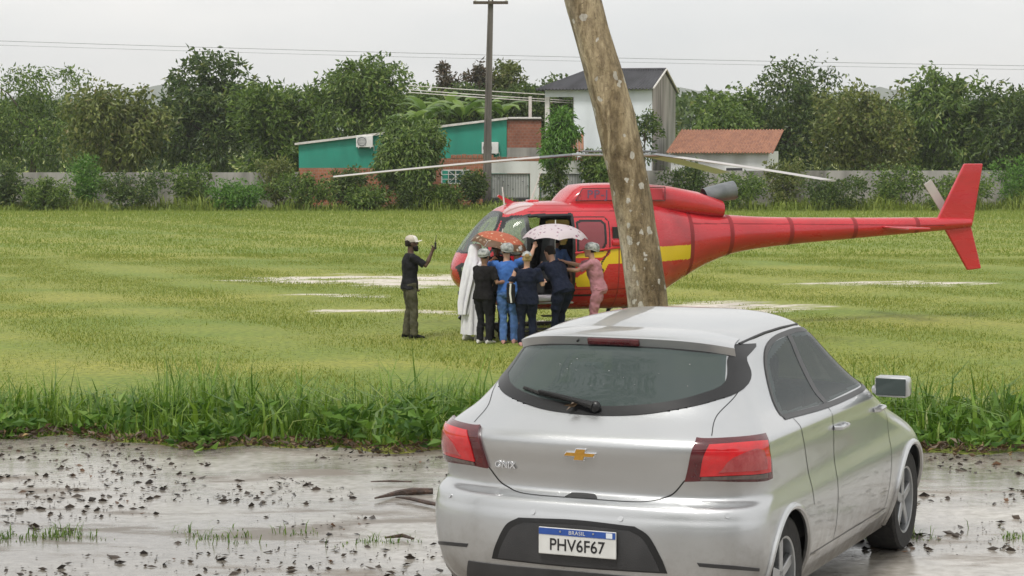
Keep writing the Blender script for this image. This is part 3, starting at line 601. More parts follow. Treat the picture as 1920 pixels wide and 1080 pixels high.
# yard wall in front: brick part
BY = 113.0
b_ = thing('brick_wall', 'unplastered orange block wall with barred window opening before the green house', 'wall', (xpx(870, BY), BY, 0))
X0 = xpx(870, BY)
def bx_(px): return xpx(px, BY) - X0
ztop = zpx(297, BY); wz0, wz1 = zpx(345, BY), zpx(318, BY); wa, wb = bx_(827), bx_(882)
MB().box(bx_(560), bx_(806), 0, .2, -.2, zpx(315, BY)).build('wall', M['brick'], b_); MB().box(bx_(806), wa, 0, .2, -.2, ztop).build('wall', M['brick'], b_)
MB().box(wb, bx_(918), 0, .2, -.2, ztop).build('wall', M['brick'], b_)
MB().box(wa, wb, 0, .2, -.2, wz0).build('wall', M['brick'], b_); MB().box(wa, wb, 0, .2, wz1, ztop).build('wall', M['brick'], b_)
MB().box(wa + .3, wb - .3, 1.6, 1.7, .4, wz1 + .3).build('back_panel', M['green_trim'], b_)
wn = MB(); 
for (xa, xb, za, zb_) in ((wa, wb, wz0, wz0 + .06), (wa, wb, wz1 - .06, wz1), (wa, wa + .06, wz0, wz1), (wb - .06, wb, wz0, wz1)): wn.box(xa, xb, -.03, .03, za, zb_)
wf = wn.build('window_frame', M['white'], b_)
for k in (1, 2): z = wz0 + (wz1 - wz0) * k / 3; MB().box(wa + .05, wb - .05, -.02, .01, z - .018, z + .018).build('bar', M['white'], wf)
for k in (1, 2, 3): x = wa + (wb - wa) * k / 4; MB().box(x - .018, x + .018, -.035, -.022, wz0 + .05, wz1 - .05).build('bar', M['white'], wf)
cx, cz = (wa + wb) / 2, (wz0 + wz1) / 2
for s in (-1, 1): MB().tube([(cx - .35, -.05, cz - .3 * s), (cx + .35, -.05, cz + .3 * s)], .015, 5).build('bar', M['white'], wf)
# loose top course of blocks, seen one by one
me = MB().box(-.13, .13, -.02, .18, 0, .20).mesh('block', False, .012)
def blocks(root, x0, x1, z):
    x = x0
    while x < x1:
        o = link('block', me, M['brick'], root); o.location = (x + .14, 0, z + random.uniform(0, .012)); o.scale = (1, 1, random.uniform(.9, 1.1)); x += .285
blocks(b_, bx_(845), bx_(918), ztop + .002)
# white rendered yard wall with gates
WY = 112.6
ww = thing('yard_wall', 'white rendered yard wall topped with a row of clay blocks', 'wall', (xpx(1000, WY), WY, 0)); X0 = xpx(1000, WY)
def wx_(px): return xpx(px, WY) - X0
zt = zpx(302, WY); zg = zpx(325, WY); zg2 = zpx(327, WY)
MB().box(wx_(919), wx_(1180), .0, .2, zg, zt).build('wall', M['wall'], ww)
for a, c in ((994, 1011), (1092, 1180)): MB().box(wx_(a), wx_(c), .0, .2, -.2, zg).build('wall', M['wall'], ww)
blocks(ww, wx_(921), wx_(1120), zt + .002)
def gate(pa, pb, label, Y):
    o = thing('gate', label, 'gate', (xpx((pa + pb) / 2, Y), Y, 0)); hw = (pb - pa) / 2 * S(Y); z1 = zpx(325.5, Y)
    for a, c, d, e in ((-hw, hw, .0, .55), ): MB().box(a, c, .01, .04, d, e).build('lower_panel', M['darkmetal'], o)
    for a in (-hw, hw - .06): MB().box(a, a + .06, -.02, .05, 0, z1).build('post', M['green_trim'], o)
    MB().box(-hw + .06, hw - .06, .005, .045, z1 - .06, z1).build('rail', M['gate'], o); MB().box(-hw + .06, hw - .06, .004, .046, .55, .61).build('rail', M['gate'], o)
    mb = MB(); k = -hw + .1; i = 0
    while k < hw - .1:
        mb.box(k, k + .035, .01, .035, .6, z1 - .05); k += .085
        if i % 3 == 0: mb.box(k - .06, k + .01, .0, .012, 1.0 + .2 * (i % 4), 1.04 + .2 * (i % 4))
        i += 1
    q = mb.build('bars', M['gate'], o); q['kind'] = 'stuff'
    MB().box(-hw + .06, hw - .06, .055, .065, .6, z1 - .06).build('back_sheet', M['wall'], o)
gate(920, 993, 'grey barred gate with dark lower panel next to the concrete pole', WY + .06)
gate(1012, 1091, 'grey barred gate half hidden by the slim tree', WY + .06)
# plain walls continuing to both sides
lw = tag(MB().box(-22, 0, 0, .2, -.2, 1.9).build('boundary_wall', M['render'], None), 'plain grey block wall behind the bushes left of the mango tree', 'wall'); lw.location = (xpx(560, BY), BY, 0); lw['label'] = 'plain grey boundary wall continuing from the orange block wall'
rw = tag(MB().box(0, 24, 0, .2, -.2, 2.0).build('boundary_wall', M['render'], None), 'plain grey boundary wall behind the helicopter tail', 'wall'); rw.location = (xpx(1180, WY), WY, 0)

# two-storey house, turned a little so that its gable side shows
HY = 114.5; C0 = at(1222, 270, HY); phi = R(13)
hs_ = thing('white_house', 'two storey bluish white house with dark corrugated roof and open balcony', 'house', (C0.x, HY, 0), -phi)
# local: facade runs along -x from the corner, side runs along +y
fw = 5.85; dp = 8.0; ze = zpx(166, HY); zr_ = zpx(126, HY); bw = (1092 - 1038) * S(HY) / math.cos(phi)
zf = zpx(285, HY)
MB().box(-fw + bw, 0, 0, dp, 0, ze).build('wall', M['wall_blue'], hs_)
MB().box(.002, .06, .01, dp - .01, 0, ze - .01).build('side_wall', M['render'], hs_)
MB().prism([(0, ze - .02), (dp, ze - .02), (dp / 2, zr_ - .15)], 0, .06, Matrix(((0, 1, 0, 0), (1, 0, 0, 0), (0, 0, 1, 0), (0, 0, 0, 1)))).build('gable', M['render'], hs_)
MB().box(-fw, -fw + bw - .003, .002, .22, zpx(181, HY), ze).build('balcony_beam', M['wall_blue'], hs_)
MB().box(-fw, -fw + .24, .004, .24, zf, zpx(181, HY) + .01).build('column', M['trim'], hs_)
MB().box(-fw, -fw + .22, dp - .3, dp - .05, zf, ze).build('column', M['trim'], hs_)
MB().box(-fw, -fw + bw - .003, .004, dp, zf - .2, zf).build('balcony_floor', M['render'], hs_)
MB().box(-fw, -fw + bw - .003, .1, dp, 0, zf - .2).build('lower_wall', M['wall'], hs_)
# corrugated roof sheets: hip on the balcony side, gable on the other
def corr(v0, v1, v2, v3, n=60, amp=.05, th=.03):
    """quad v0 v1 (eave) v2 v3 (ridge) as corrugated sheet"""
    v0, v1, v2, v3 = map(Vector, (v0, v1, v2, v3)); nrm = (v1 - v0).cross(v3 - v0).normalized(); V = []; F = []
    N = n * 4
    for i in range(N + 1):
        t = i / N; w_ = nrm * amp * math.sin(2 * math.pi * i / 4 + .4)
        a = v0.lerp(v1, t) + w_; c = v3.lerp(v2, t) + w_; V += [a, c, c - nrm * th, a - nrm * th]
    for i in range(N):
        q = i * 4; F += [(q, q + 4, q + 5, q + 1), (q + 3, q + 2, q + 6, q + 7), (q, q + 3, q + 7, q + 4)]
    mb = MB(); mb.add(V, F); return mb
ov = .45; zo = ze - .02; rx = -fw + (1088 - 1036) * S(HY) 
corr((-fw - ov, -ov, zo), (ov * .3, -ov, zo), (ov * .3, dp / 2, zr_), (rx, dp / 2, zr_), 34).build('roof_slope', M['rooftile'], hs_, True)
corr((ov * .3, dp + ov, zo), (-fw - ov, dp + ov, zo), (rx, dp / 2, zr_), (ov * .3, dp / 2, zr_), 34).build('roof_slope', M['rooftile'], hs_, True)
corr((-fw - ov, dp + ov, zo), (-fw - ov, -ov, zo), (rx, dp / 2, zr_ - .01), (rx, dp / 2, zr_ - .01), 40).build('roof_hip', M['rooftile'], hs_, True)
MB().tube([(rx, dp / 2, zr_ + .02), (ov * .3, dp / 2, zr_ + .02)], .09, 8).build('ridge_cap', M['rooftile'], hs_, True)
for y0, y1 in ((-ov, dp / 2), (dp + ov, dp / 2)): MB().tube([(ov * .3 + .02, y0, zo + .02), (ov * .3 + .02, y1, zr_ + .02)], .05, 6).build('verge_board', M['trim'], hs_)
for xw, zw in ((-2.0, 3.9), (-2.0, 1.0)):
    wf = MB().box(xw - .6, xw + .6, -.04, .02, zw, zw + 1.1).build('window', M['white'], hs_); MB().box(xw - .52, xw + .52, -.05, -.042, zw + .08, zw + 1.02).build('pane', M['darkmetal'], wf)
# lower annex beside it
an = thing('annex', 'low rendered annex with tiled roof joined to the two storey house', 'building', (xpx(1258, 114), 114, 0), -phi)
MB().box(0, 5.2, 0, 5, 0, 3.0).build('wall', M['wall'], an); corr((-.2, -.4, 2.95), (5.5, -.4, 2.95), (5.5, 5.2, 4.2), (-.2, 5.2, 4.2), 34, .04).build('roof', M['tile_orange'], an, True)
for xw in (1.2, 3.4):
    wf = MB().box(xw - .5, xw + .5, -.04, .02, 1.2, 2.2).build('window', M['white'], an); MB().box(xw - .43, xw + .43, -.05, -.042, 1.27, 2.13).build('pane', M['darkmetal'], wf)
# awning with reddish tiles beside the slim tree
aw = thing('tiled_awning', 'small slanting awning of reddish roof tiles beside the white house wall', 'awning', (xpx(1083, 112), 112, zpx(262, 112)))
for k in range(5):
    mb = MB(); x = -.4 + k * .16; mb.tube([(x, -.5, -.62), (x, .3, .3)], .075, 7); mb.build('tile', M['tile_orange'], aw, True)
# concrete power pole and wires
PYY = 111.0
pl = thing('power_pole', 'tall weathered concrete power pole at the edge of the field', 'pole', (xpx(913, PYY), PYY, 0)); dx = xpx(919, PYY) - xpx(913, PYY)
mb = MB(); mb.rings([[(sx * w_ + k, sy * w_ * .8, z) for sx, sy in ((-1, -1), (-.45, -1.05), (-.4, -.7), (.4, -.7), (.45, -1.05), (1, -1), (1, 1), (-1, 1))] for z, w_, k in ((-.3, .235, 0), (1.7, .22, .015), (4.5, .19, .05), (8, .16, .13), (11.5, .13, .22))]); M['pole'] = pm('pole_concrete', (.15, .135, .12), (.085, .075, .07), 2.2, .9, .4, 30, stretch=(1, 1, .25))
mb.build('shaft', M['pole'], pl)
MB().box(-.9 + .2, .9 + .2, -.26, -.15, 10.6, 10.75).build('crossarm', M['bark'], pl)
mb = MB()
for s in (-.6, 0.2, 1.0): MB().tube([(s, -.2, 10.75), (s, -.2, 10.95)], .06, 8).build('insulator', M['trim'], pl, True)
M['wire'] = pm('wire_grey', (.10, .10, .10), (.14, .14, .14), 3, .5)
def wire(label, pts, r):
    p0 = pts[0]; o = MB().tube([p - p0 for p in pts], r, 5, False).build('power_line', M['trim'] if label.startswith('pale') else M['wire'], None, True); o.location = p0; tag(o, label, 'wire', 'overhead wires')
def span(pa, ya, pb, yb, Y, sag=4): return [at(pa + (pb - pa) * t, ya + (yb - ya) * t + sag * 4 * t * (1 - t), Y) for t in np.linspace(0, 1, 13)]
wire('thin upper power line crossing the open sky', span(-200, 70, 2100, 126, 150, 6), .014)
wire('thin power line just below the upper one in the sky', span(-200, 78, 2100, 133, 150, 6), .010)
for a, b2, lb in ((168, 192, 'pale upper wire strung before the banana plants'), (173, 196, 'pale lower wire strung before the banana plants'), (160, 183, 'pale top wire strung before the banana plants')):
    wire(lb, span(765, a, 1110, b2 - 1, 122, 1), .022)
o = MB().box(-.09, .09, -.09, .09, 0, zpx(181, 122)).build('fence_post', M['trim'], None); o.location = (xpx(994, 122), 122, 0); tag(o, 'slim pale concrete post carrying the pale wires', 'post')

# ------------------------------------------------------------------ silver hatchback
M['silver'] = pm('silver_paint', (.56, .57, .58), (.53, .54, .55), 2, .34, metal=.85, coat=.8)
nt = M['silver'].node_tree; b = nt.nodes['Principled BSDF']; tc = nd(nt, 'ShaderNodeTexCoord')   # road film low down, rain beads all over
sx_ = nd(nt, 'ShaderNodeSeparateXYZ'); nt.links.new(tc.outputs['Object'], sx_.inputs[0]); dn = nd(nt, 'ShaderNodeTexNoise', Scale=7, Detail=8, Roughness=.7); nt.links.new(tc.outputs['Object'], dn.inputs['Vector'])
dm = nd(nt, 'ShaderNodeMath', operation='MULTIPLY_ADD'); dm.inputs[1].default_value = .5; nt.links.new(dn.outputs[0], dm.inputs[0]); nt.links.new(sx_.outputs['Z'], dm.inputs[2])
df = ramp(nt, dm.outputs[0], .42, (.75, .75, .75), .78, (0, 0, 0)); old = b.inputs['Base Color'].links[0].from_socket; nt.links.new(mix(nt, df.outputs[0], old, (.20, .165, .125)), b.inputs['Base Color'])
dr = ramp(nt, dm.outputs[0], .42, (.8, .8, .8), .78, (.34, .34, .34)); nt.links.new(dr.outputs[0], b.inputs['Roughness'])
vb = nd(nt, 'ShaderNodeTexVoronoi', Scale=85); nt.links.new(tc.outputs['Object'], vb.inputs['Vector']); vr = ramp(nt, vb.outputs['Distance'], .12, (1, 1, 1), .22, (0, 0, 0)); bpv = nd(nt, 'ShaderNodeBump', Strength=.22, Distance=.002); nt.links.new(vr.outputs[0], bpv.inputs['Height']); nt.links.new(bpv.outputs[0], b.inputs['Coat Normal']); nt.links.new(bpv.outputs[0], b.inputs['Normal'])
M['carglass'] = glassmat('tinted_rear_glass', (.35, .42, .41), (.085, .108, .105), .70, .015)
M['sideglass'] = glassmat('tinted_side_glass', (.42, .47, .46), (.06, .075, .075), .5, .01)
M['lamp_dark'] = pm('lamp_maroon', (.10, .006, .010), (.07, .004, .008), 20, .12, coat=1)
M['lamp_red'] = pm('lamp_red', (.64, .014, .020), (.52, .011, .016), 25, .1, coat=1)
M['lamp_pink'] = pm('lamp_lens', (.42, .075, .075), (.34, .035, .04), 30, .12, .25, 160, coat=1, stretch=(1, 1, .3))
M['smoke'] = pm('lamp_smoke', (.13, .09, .08), (.07, .05, .045), 40, .1, coat=1)
M['gold'] = pm('emblem_gold', (.50, .27, .045), (.42, .21, .03), 60, .28, .15, 300, metal=.5)
M['plate_white'] = pm('plate_white', (.66, .66, .64), (.58, .58, .56), 10, .4)
M['plate_blue'] = solid('plate_blue', (.025, .08, .33), .4)
M['seat'] = pm('seat_fabric', (.03, .03, .032), (.05, .05, .05), 10, .9)
def pchip(x, y, q):
    x = np.array(x, float); y = np.array(y, float); q = np.clip(q, x[0], x[-1]); h = np.diff(x); dl = np.diff(y) / h; m = np.zeros_like(y); m[0] = dl[0]; m[-1] = dl[-1]
    for i in range(1, len(x) - 1):
        if dl[i - 1] * dl[i] > 0:
            w1 = 2 * h[i] + h[i - 1]; w2 = h[i] + 2 * h[i - 1]; m[i] = (w1 + w2) / (w1 / dl[i - 1] + w2 / dl[i])
    i = np.clip(np.searchsorted(x, q, side='right') - 1, 0, len(h) - 1); t = (q - x[i]) / h[i]
    return (2 * t ** 3 - 3 * t ** 2 + 1) * y[i] + (t ** 3 - 2 * t ** 2 + t) * h[i] * m[i] + (-2 * t ** 3 + 3 * t ** 2) * y[i + 1] + (t ** 3 - t ** 2) * h[i] * m[i + 1]
# height, rear y, half width, rear corner depth, front y, front corner depth
K = np.array([
 [.18, .14, .76, .40, 3.80, .6], [.24, .06, .81, .36, 3.88, .6], [.34, .02, .85, .33, 3.92, .6], [.48, .0, .873, .32, 3.93, .62], [.60, -.005, .878, .32, 3.90, .65], [.66, .0, .876, .32, 3.86, .68],
 [.70, .02, .870, .32, 3.82, .7], [.72, .05, .862, .32, 3.79, .7], [.728, .085, .857, .32, 3.78, .7], [.75, .100, .853, .32, 3.74, .72], [.85, .082, .850, .32, 3.45, .9], [.98, .056, .843, .32, 3.02, .75], [1.015, .07, .832, .32, 2.92, .7],
 [1.03, .085, .82, .32, 2.88, .66], [1.06, .125, .793, .33, 2.82, .6], [1.11, .19, .745, .36, 2.73, .55], [1.2, .275, .69, .40, 2.57, .5], [1.3, .375, .64, .42, 2.40, .45], [1.38, .45, .605, .44, 2.26, .42], [1.43, .52, .575, .48, 2.15, .4],
 [1.47, .66, .535, .5, 2.04, .35], [1.498, .86, .47, .5, 1.95, .3], [1.518, 1.1, .37, .42, 1.86, .2], [1.528, 1.32, .24, .3, 1.76, .1], [1.531, 1.5, .08, .1, 1.66, .04]])
NX, MY = 3.0, 2.2
ZT = np.arange(.10, 1.5311, .001); TB = {}
for i_ in (1, 2, 3, 4, 5):
    raw = pchip(K[:, 0], K[:, i_], ZT); bl = [raw]
    for sg in (.007, .045):
        kk = np.arange(-int(3 * sg / .001), int(3 * sg / .001) + 1); ker = np.exp(-.5 * (kk * .001 / sg) ** 2); ker /= ker.sum(); pad = len(kk) // 2
        bl.append(np.convolve(np.concatenate([2 * raw[0] - raw[pad:0:-1], raw, 2 * raw[-1] - raw[-2:-pad - 2:-1]]), ker, 'valid'))
    lo_ = np.clip((.70 - ZT) / .05, 0, 1); wide = lo_ if i_ == 1 else np.clip((1.0 - ZT) / .05, 0, 1); fin = np.clip((1.42 - ZT) / .04, 0, 1)
    v_ = bl[1] * (1 - wide) + bl[2] * wide; TB[i_] = raw * (1 - fin) + v_ * fin
def cpar(z): return [np.interp(z, ZT, TB[i]) for i in (1, 2, 3, 4, 5)]
def c_tz(t, z):
    """rear quarter surface by plan angle t (0 = centre line) and height"""
    yr, w_, L = cpar(z)[:3]; s = np.sin(t); c = np.abs(np.cos(t))
    return np.stack([w_ * np.sign(s) * np.abs(s) ** (2 / NX), yr + L * (1 - c ** (2 / MY)), z + 0 * t], -1)
def c_xz(x, z):
    yr, w_, L = cpar(z)[:3]; q = np.clip(1 - (np.abs(x) / w_) ** NX, 0, 1); return np.stack([x + 0 * z, yr + L * (1 - q ** (1 / MY)), z + 0 * x], -1)
def c_yz(y, z, sgn=1):
    yr, w_, L, yf, Lf = cpar(z); a = np.clip((yr + L - y) / L, 0, 1); x = w_ * (1 - a ** MY) ** (1 / NX); b = np.clip((y - yf + Lf) / Lf, 0, .999); x = x * (1 - b ** 2.2) ** (1 / 2.6)
    return np.stack([x * sgn, y + 0 * z, z + 0 * y], -1)
CPSI = R(24); CAR = (.305, 10.12, ROAD + .006)
car = thing('car', 'silver hatchback parked on the wet lot with its tail to the viewer', 'car', CAR, -CPSI)
zs = np.concatenate([np.arange(.18, 1.436, .008), np.linspace(1.44, 1.531, 34)])
tq = np.linspace(0, math.pi / 2, 44); half = []
for z in zs:
    yr, w_, L, yf, Lf = [float(a) for a in cpar(np.array(z))]
    a = c_tz(tq, np.full_like(tq, z)); ys_ = np.linspace(yr + L, yf - Lf, 74)[1:-1]; s_ = np.stack([np.full_like(ys_, w_), ys_, np.full_like(ys_, z)], -1)
    tf = np.linspace(math.pi / 2, 0, 26); f = np.stack([w_ * np.sin(tf) ** (2 / 2.6), yf - Lf + Lf * np.cos(tf) ** (2 / 2.2), np.full_like(tf, z)], -1)
    h_ = np.concatenate([a, s_, f]); half.append(np.concatenate([h_, (h_ * np.array([-1, 1, 1]))[::-1][1:-1]]))
RG = np.array(half); NR, NV = RG.shape[:2]; I = np.arange(NR * NV).reshape(NR, NV)
F = np.stack([I[:-1], np.roll(I[:-1], -1, 1), np.roll(I[1:], -1, 1), I[1:]], -1).reshape(-1, 4); V = RG.reshape(-1, 3)
cen = V[F].mean(1); AX = ((.66, .30), (3.16, .30)); cut = np.zeros(len(F), bool)
for ya, za in AX: cut |= ((cen[:, 1] - ya) ** 2 + (cen[:, 2] - za) ** 2 < .345 ** 2) & (np.abs(cen[:, 0]) > .5)
# windscreen faces
wsf = (cen[:, 2] > 1.03) & (cen[:, 2] < 1.40) & (cen[:, 1] > 1.95) & (np.abs(cen[:, 0]) < .92 * pchip(K[:, 0], K[:, 2], cen[:, 2]) - .02) & (cen[:, 1] > pchip(K[:, 0], K[:, 4], cen[:, 2]) - .36)
# glass openings so that the cabin can be seen through the panes
def inpoly(px, py, poly):
    ins = np.zeros(len(px), bool); n = len(poly)
    for i in range(n):
        x0, y0 = poly[i]; x1, y1 = poly[(i + 1) % n]
        c = ((y0 > py) != (y1 > py)) & (px < (x1 - x0) * (py - y0) / ((y1 - y0) or 1e-9) + x0); ins ^= c
    return ins
SW = [[(.86, 1.09), (1.06, 1.325), (1.50, 1.40), (1.50, 1.07)], [(1.57, 1.07), (1.57, 1.405), (2.05, 1.37), (2.50, 1.09)]]
RW = [(-.60, 1.20), (-.51, 1.40), (.51, 1.40), (.60, 1.20), (.40, 1.145), (0, 1.12), (-.40, 1.145)]
rear = (cen[:, 1] < 1.0)
win = wsf.copy() | (rear & (cen[:, 1] < .95) & inpoly(cen[:, 0], cen[:, 2], RW) & (np.abs(cen[:, 0]) < .9 * pchip(K[:, 0], K[:, 2], cen[:, 2])))
for p in SW: win |= inpoly(cen[:, 1], cen[:, 2], p) & (np.abs(cen[:, 0]) > .4)
body = mesh_np('body', V, F[~cut & ~win]); bm = bmesh.new(); bm.from_mesh(body); bmesh.ops.recalc_face_normals(bm, faces=bm.faces)
bm.to_mesh(body); bm.free(); body.polygons.foreach_set('use_smooth', [True] * len(body.polygons)); link('body', body, M['silver'], car)
MB().add([RG[-1, i] for i in range(NV)], [tuple(range(NV))]).build('roof_cap', M['silver'], car, True)
link('windscreen', mesh_np('windscreen', V, F[wsf]), M['carglass'], car)
def resamp(poly, n):
    P = np.array(poly, float)
    if len(P) == 1: return np.repeat(P, n, 0)
    # smooth (Catmull-Rom) through the points, even spacing
    if len(P) > 2:
        Q = np.concatenate([[2 * P[0] - P[1]], P, [2 * P[-1] - P[-2]]]); o = []
        for i in range(len(P) - 1):
            p0, p1, p2, p3 = Q[i:i + 4]; t = np.linspace(0, 1, 12, endpoint=False)[:, None]
            o.append(.5 * (2 * p1 + (p2 - p0) * t + (2 * p0 - 5 * p1 + 4 * p2 - p3) * t * t + (3 * p1 - p0 - 3 * p2 + p3) * t ** 3))
        P = np.concatenate(o + [P[-1:]])
    d = np.concatenate([[0], np.cumsum(np.linalg.norm(np.diff(P, axis=0), axis=1))]); q = np.linspace(0, d[-1], n)
    return np.stack([np.interp(q, d, P[:, k]) for k in range(2)], -1)
def surf(f, U, off):
    """surface points pushed out along the numeric normal"""
    u, v = U[..., 0], U[..., 1]; e = 2e-3; p = f(u, v)
    du = f(u + e, v) - f(u - e, v); dv = f(u, v + e) - f(u, v - e); n = np.cross(du, dv); n = n / np.maximum(np.linalg.norm(n, axis=-1, keepdims=True), 1e-9)
    c = np.array([0, 2.0, .7]); s = np.sign(((p - c) * n).sum(-1, keepdims=True)); return p + n * s * off
def panel(name, f, bot, right, top, left, off, mat, parent, nu=40, nv=24, skirt=.012, flip=False):
    """Coons patch: bottom (left to right), right (up), top (left to right), left (up)"""
    B, T = resamp(bot, nu), resamp(top, nu); Lf_, Rt = resamp(left, nv), resamp(right, nv)
    u = np.linspace(0, 1, nu)[None, :, None]; v = np.linspace(0, 1, nv)[:, None, None]
    G = (1 - v) * B[None] + v * T[None] + (1 - u) * Lf_[:, None] + u * Rt[:, None] - ((1 - u) * (1 - v) * B[0] + u * (1 - v) * B[-1] + (1 - u) * v * T[0] + u * v * T[-1])
    P = surf(f, G, off); P2 = surf(f, G, off - skirt); Vv = list(P.reshape(-1, 3)); Fv = []
    for i in range(nv - 1):
        for j in range(nu - 1): a = i * nu + j; Fv.append((a, a + 1, a + nu + 1, a + nu))
    ring = [(0, j) for j in range(nu)] + [(i, nu - 1) for i in range(1, nv)] + [(nv - 1, j) for j in range(nu - 2, -1, -1)] + [(i, 0) for i in range(nv - 2, 0, -1)]
    b0 = len(Vv); Vv += [P2[i, j] for i, j in ring]; n = len(ring)
    for k in range(n):
        i, j = ring[k]; i2, j2 = ring[(k + 1) % n]; Fv.append((i * nu + j, b0 + k, b0 + (k + 1) % n, i2 * nu + j2))
    mb = MB(); mb.add(Vv, Fv); return mb.build(name, mat, parent, True)
def strip(name, f, pts, wd, off, mat, parent, n=80):
    U = resamp(pts, n); P = surf(f, U, off); Vv = []; Fv = []
    P0 = surf(f, U, off - .01)
    for i in range(n):
        t = P[min(i + 1, n - 1)] - P[max(i - 1, 0)]; t = t / np.linalg.norm(t); nn = P[i] - P0[i]; s = np.cross(t, nn / np.linalg.norm(nn)) * wd / 2; Vv += [P[i] - s, P[i] + s]
    for i in range(n - 1): q = i * 2; Fv.append((q, q + 1, q + 3, q + 2))
    mb = MB(); mb.add(Vv, Fv); return mb.build(name, mat, parent, True)
# rear window: black border glass, then see-through pane
rim_b = [(-.655, 1.235), (-.556, 1.184), (-.408, 1.149), (-.254, 1.123), (-.078, 1.111), (.078, 1.111), (.254, 1.123), (.408, 1.149), (.556, 1.184), (.655, 1.235)]
hatch = car
def rimband(name, outer, inner, off, mat, parent):
    """flat band between two closed outlines on the rear surface"""
    n = 160; O = resamp(outer + outer[:1], n); N = resamp(inner + inner[:1], n); Vv = []; Fv = []
    for t in (0, .33, .66, 1): Vv.append(surf(c_xz, O * (1 - t) + N * t, off))
    Vv = np.concatenate(Vv)
    for k in range(3):
        for i in range(n - 1): a = k * n + i; Fv.append((a, a + 1, a + n + 1, a + n))
    mb = MB(); mb.add(Vv, Fv); return mb.build(name, mat, parent, True)
outer = rim_b + [(.605, 1.36), (.575, 1.42), (.3, 1.432), (0, 1.434), (-.3, 1.432), (-.575, 1.42), (-.605, 1.36)]
inner = [(-.575, 1.26), (-.50, 1.218), (-.38, 1.186), (-.24, 1.165), (-.078, 1.152), (.078, 1.152), (.24, 1.165), (.38, 1.186), (.50, 1.218), (.575, 1.26)] + [(.55, 1.36), (.52, 1.405), (.27, 1.414), (0, 1.416), (-.27, 1.414), (-.52, 1.405), (-.55, 1.36)]
rimband('window_border', outer, inner, .004, M['black'], hatch)
panel('rear_window', c_xz, [(-.58, 1.255), (-.50, 1.212), (-.38, 1.180), (-.24, 1.160), (0, 1.148), (.24, 1.160), (.38, 1.180), (.50, 1.212), (.58, 1.255)], [(.58, 1.255), (.53, 1.412)], [(-.53, 1.412), (0, 1.42), (.53, 1.412)], [(-.58, 1.255), (-.53, 1.412)], .0025, M['carglass'], hatch, skirt=.004)
# water drops on the pane
mb = MB()
for k in range(16):
    x, z = random.uniform(-.3, .45), random.uniform(1.22, 1.37); p = surf(c_xz, np.array([x, z]), .0035); mb.ell(p, (random.uniform(.0012, .0028),) * 3, 6, 4)
o = mb.build('water_drops', M['chrome'], hatch, True); o['kind'] = 'stuff'
# spoiler over the window with brake light
def spo(u, v):
    """u across -1..1, v 0 lower rear lip .. 1 blends into roof"""
    x = u * (.575 - .05 * v); z = 1.464 + .028 * v + .008 * np.sin(v * 3.1416) - .048 * u ** 4 * (1 - .1 * v) ; y = .482 + .32 * v ** 1.6 + .18 * np.abs(u) ** 4
    return np.stack([x, y, z], -1)
U = np.stack(np.meshgrid(np.linspace(-1, 1, 60), np.linspace(0, 1, 16)), -1); P = spo(U[..., 0], U[..., 1]); nu, nv = 60, 16
lo = P[0] + np.array([0, .022, -.045]); lo2 = P[0] + np.array([0, .17, -.03]); VV = np.concatenate([lo2, lo, P.reshape(-1, 3)]); FF = []
for i in range(nv + 1):
    for j in range(nu - 1): a = i * nu + j; FF.append((a, a + 1, a + nu + 1, a + nu))
mb = MB(); mb.add(VV, FF); sp = mb.build('spoiler', M['silver'], hatch, True)
MB().add([lo[j] + np.array([0, -.002, k]) for k in (-.012, .006) for j in range(nu)], [(j, j + 1, j + 1 + nu, j + nu) for j in range(nu - 1)]).build('spoiler_lip', M['dark'], sp, True)
mb = MB(); mb.box(-.138, .138, -.012, .03, -.017, .017); bl_ = mb.build('brake_light', M['lamp_dark'], hatch, True, .006); q = spo(np.array(0.), np.array(0.)); bl_.location = (q[0], q[1] + .012, q[2] - .021); bl_.rotation_euler = (R(20), 0, 0)
MB().tube([q + np.array([-.19, .012, -.022]), q + np.array([-.19, .0, -.025])], .006, 8).build('washer_nozzle', M['black'], hatch, True)
# roof gutter strips and aerial
for s in (-1, 1):
    MB().tube([surf(lambda a, b__: c_yz(a, b__, s), np.array([yy, zz]), .001) for yy, zz in ((.80, 1.425), (1.0, 1.442), (1.2, 1.449), (1.5, 1.452), (1.8, 1.447), (2.0, 1.437))], .008, 6).build('roof_gutter', M['dark'], car, True)
# wiper with a dry leaf caught on it
wp = lambda x, z, o_=.018: Vector(surf(c_xz, np.array([x, z]), o_))
wi = MB().tube([wp(.012, 1.135, .03), wp(-.06, 1.147, .036), wp(-.2, 1.172, .034), wp(-.3, 1.187, .03)], [.022, .015, .010, .007], 8).build('wiper_arm', M['black'], hatch, True)
MB().tube([wp(-.405, 1.205, .012), wp(-.3, 1.185, .014), wp(-.15, 1.166, .014), wp(-.02, 1.153, .012)], .008, 6).build('wiper_blade', M['rubber'], wi, True)
MB().ell(wp(.02, 1.135, .024), (.03, .02, .03), 12, 8).build('wiper_hub', M['black'], wi, True)
me = leaf_mesh('caught_leaf', np.array([wp(-.065, 1.155, .03), wp(-.06, 1.15, .03)]), unit(np.array([[-.6, -.6, -.4], [-.75, -.55, -.25]])), .085, .028); o = link('caught_leaf', me, M['leaf_dead']); o.location = car.matrix_world @ Vector((0, 0, 0)); 
o.location = CAR; o.rotation_euler = (0, 0, -CPSI); tag(o, 'brown dry leaf caught under the rear wiper of the car', 'leaf'); o.name = 'dry_leaf'
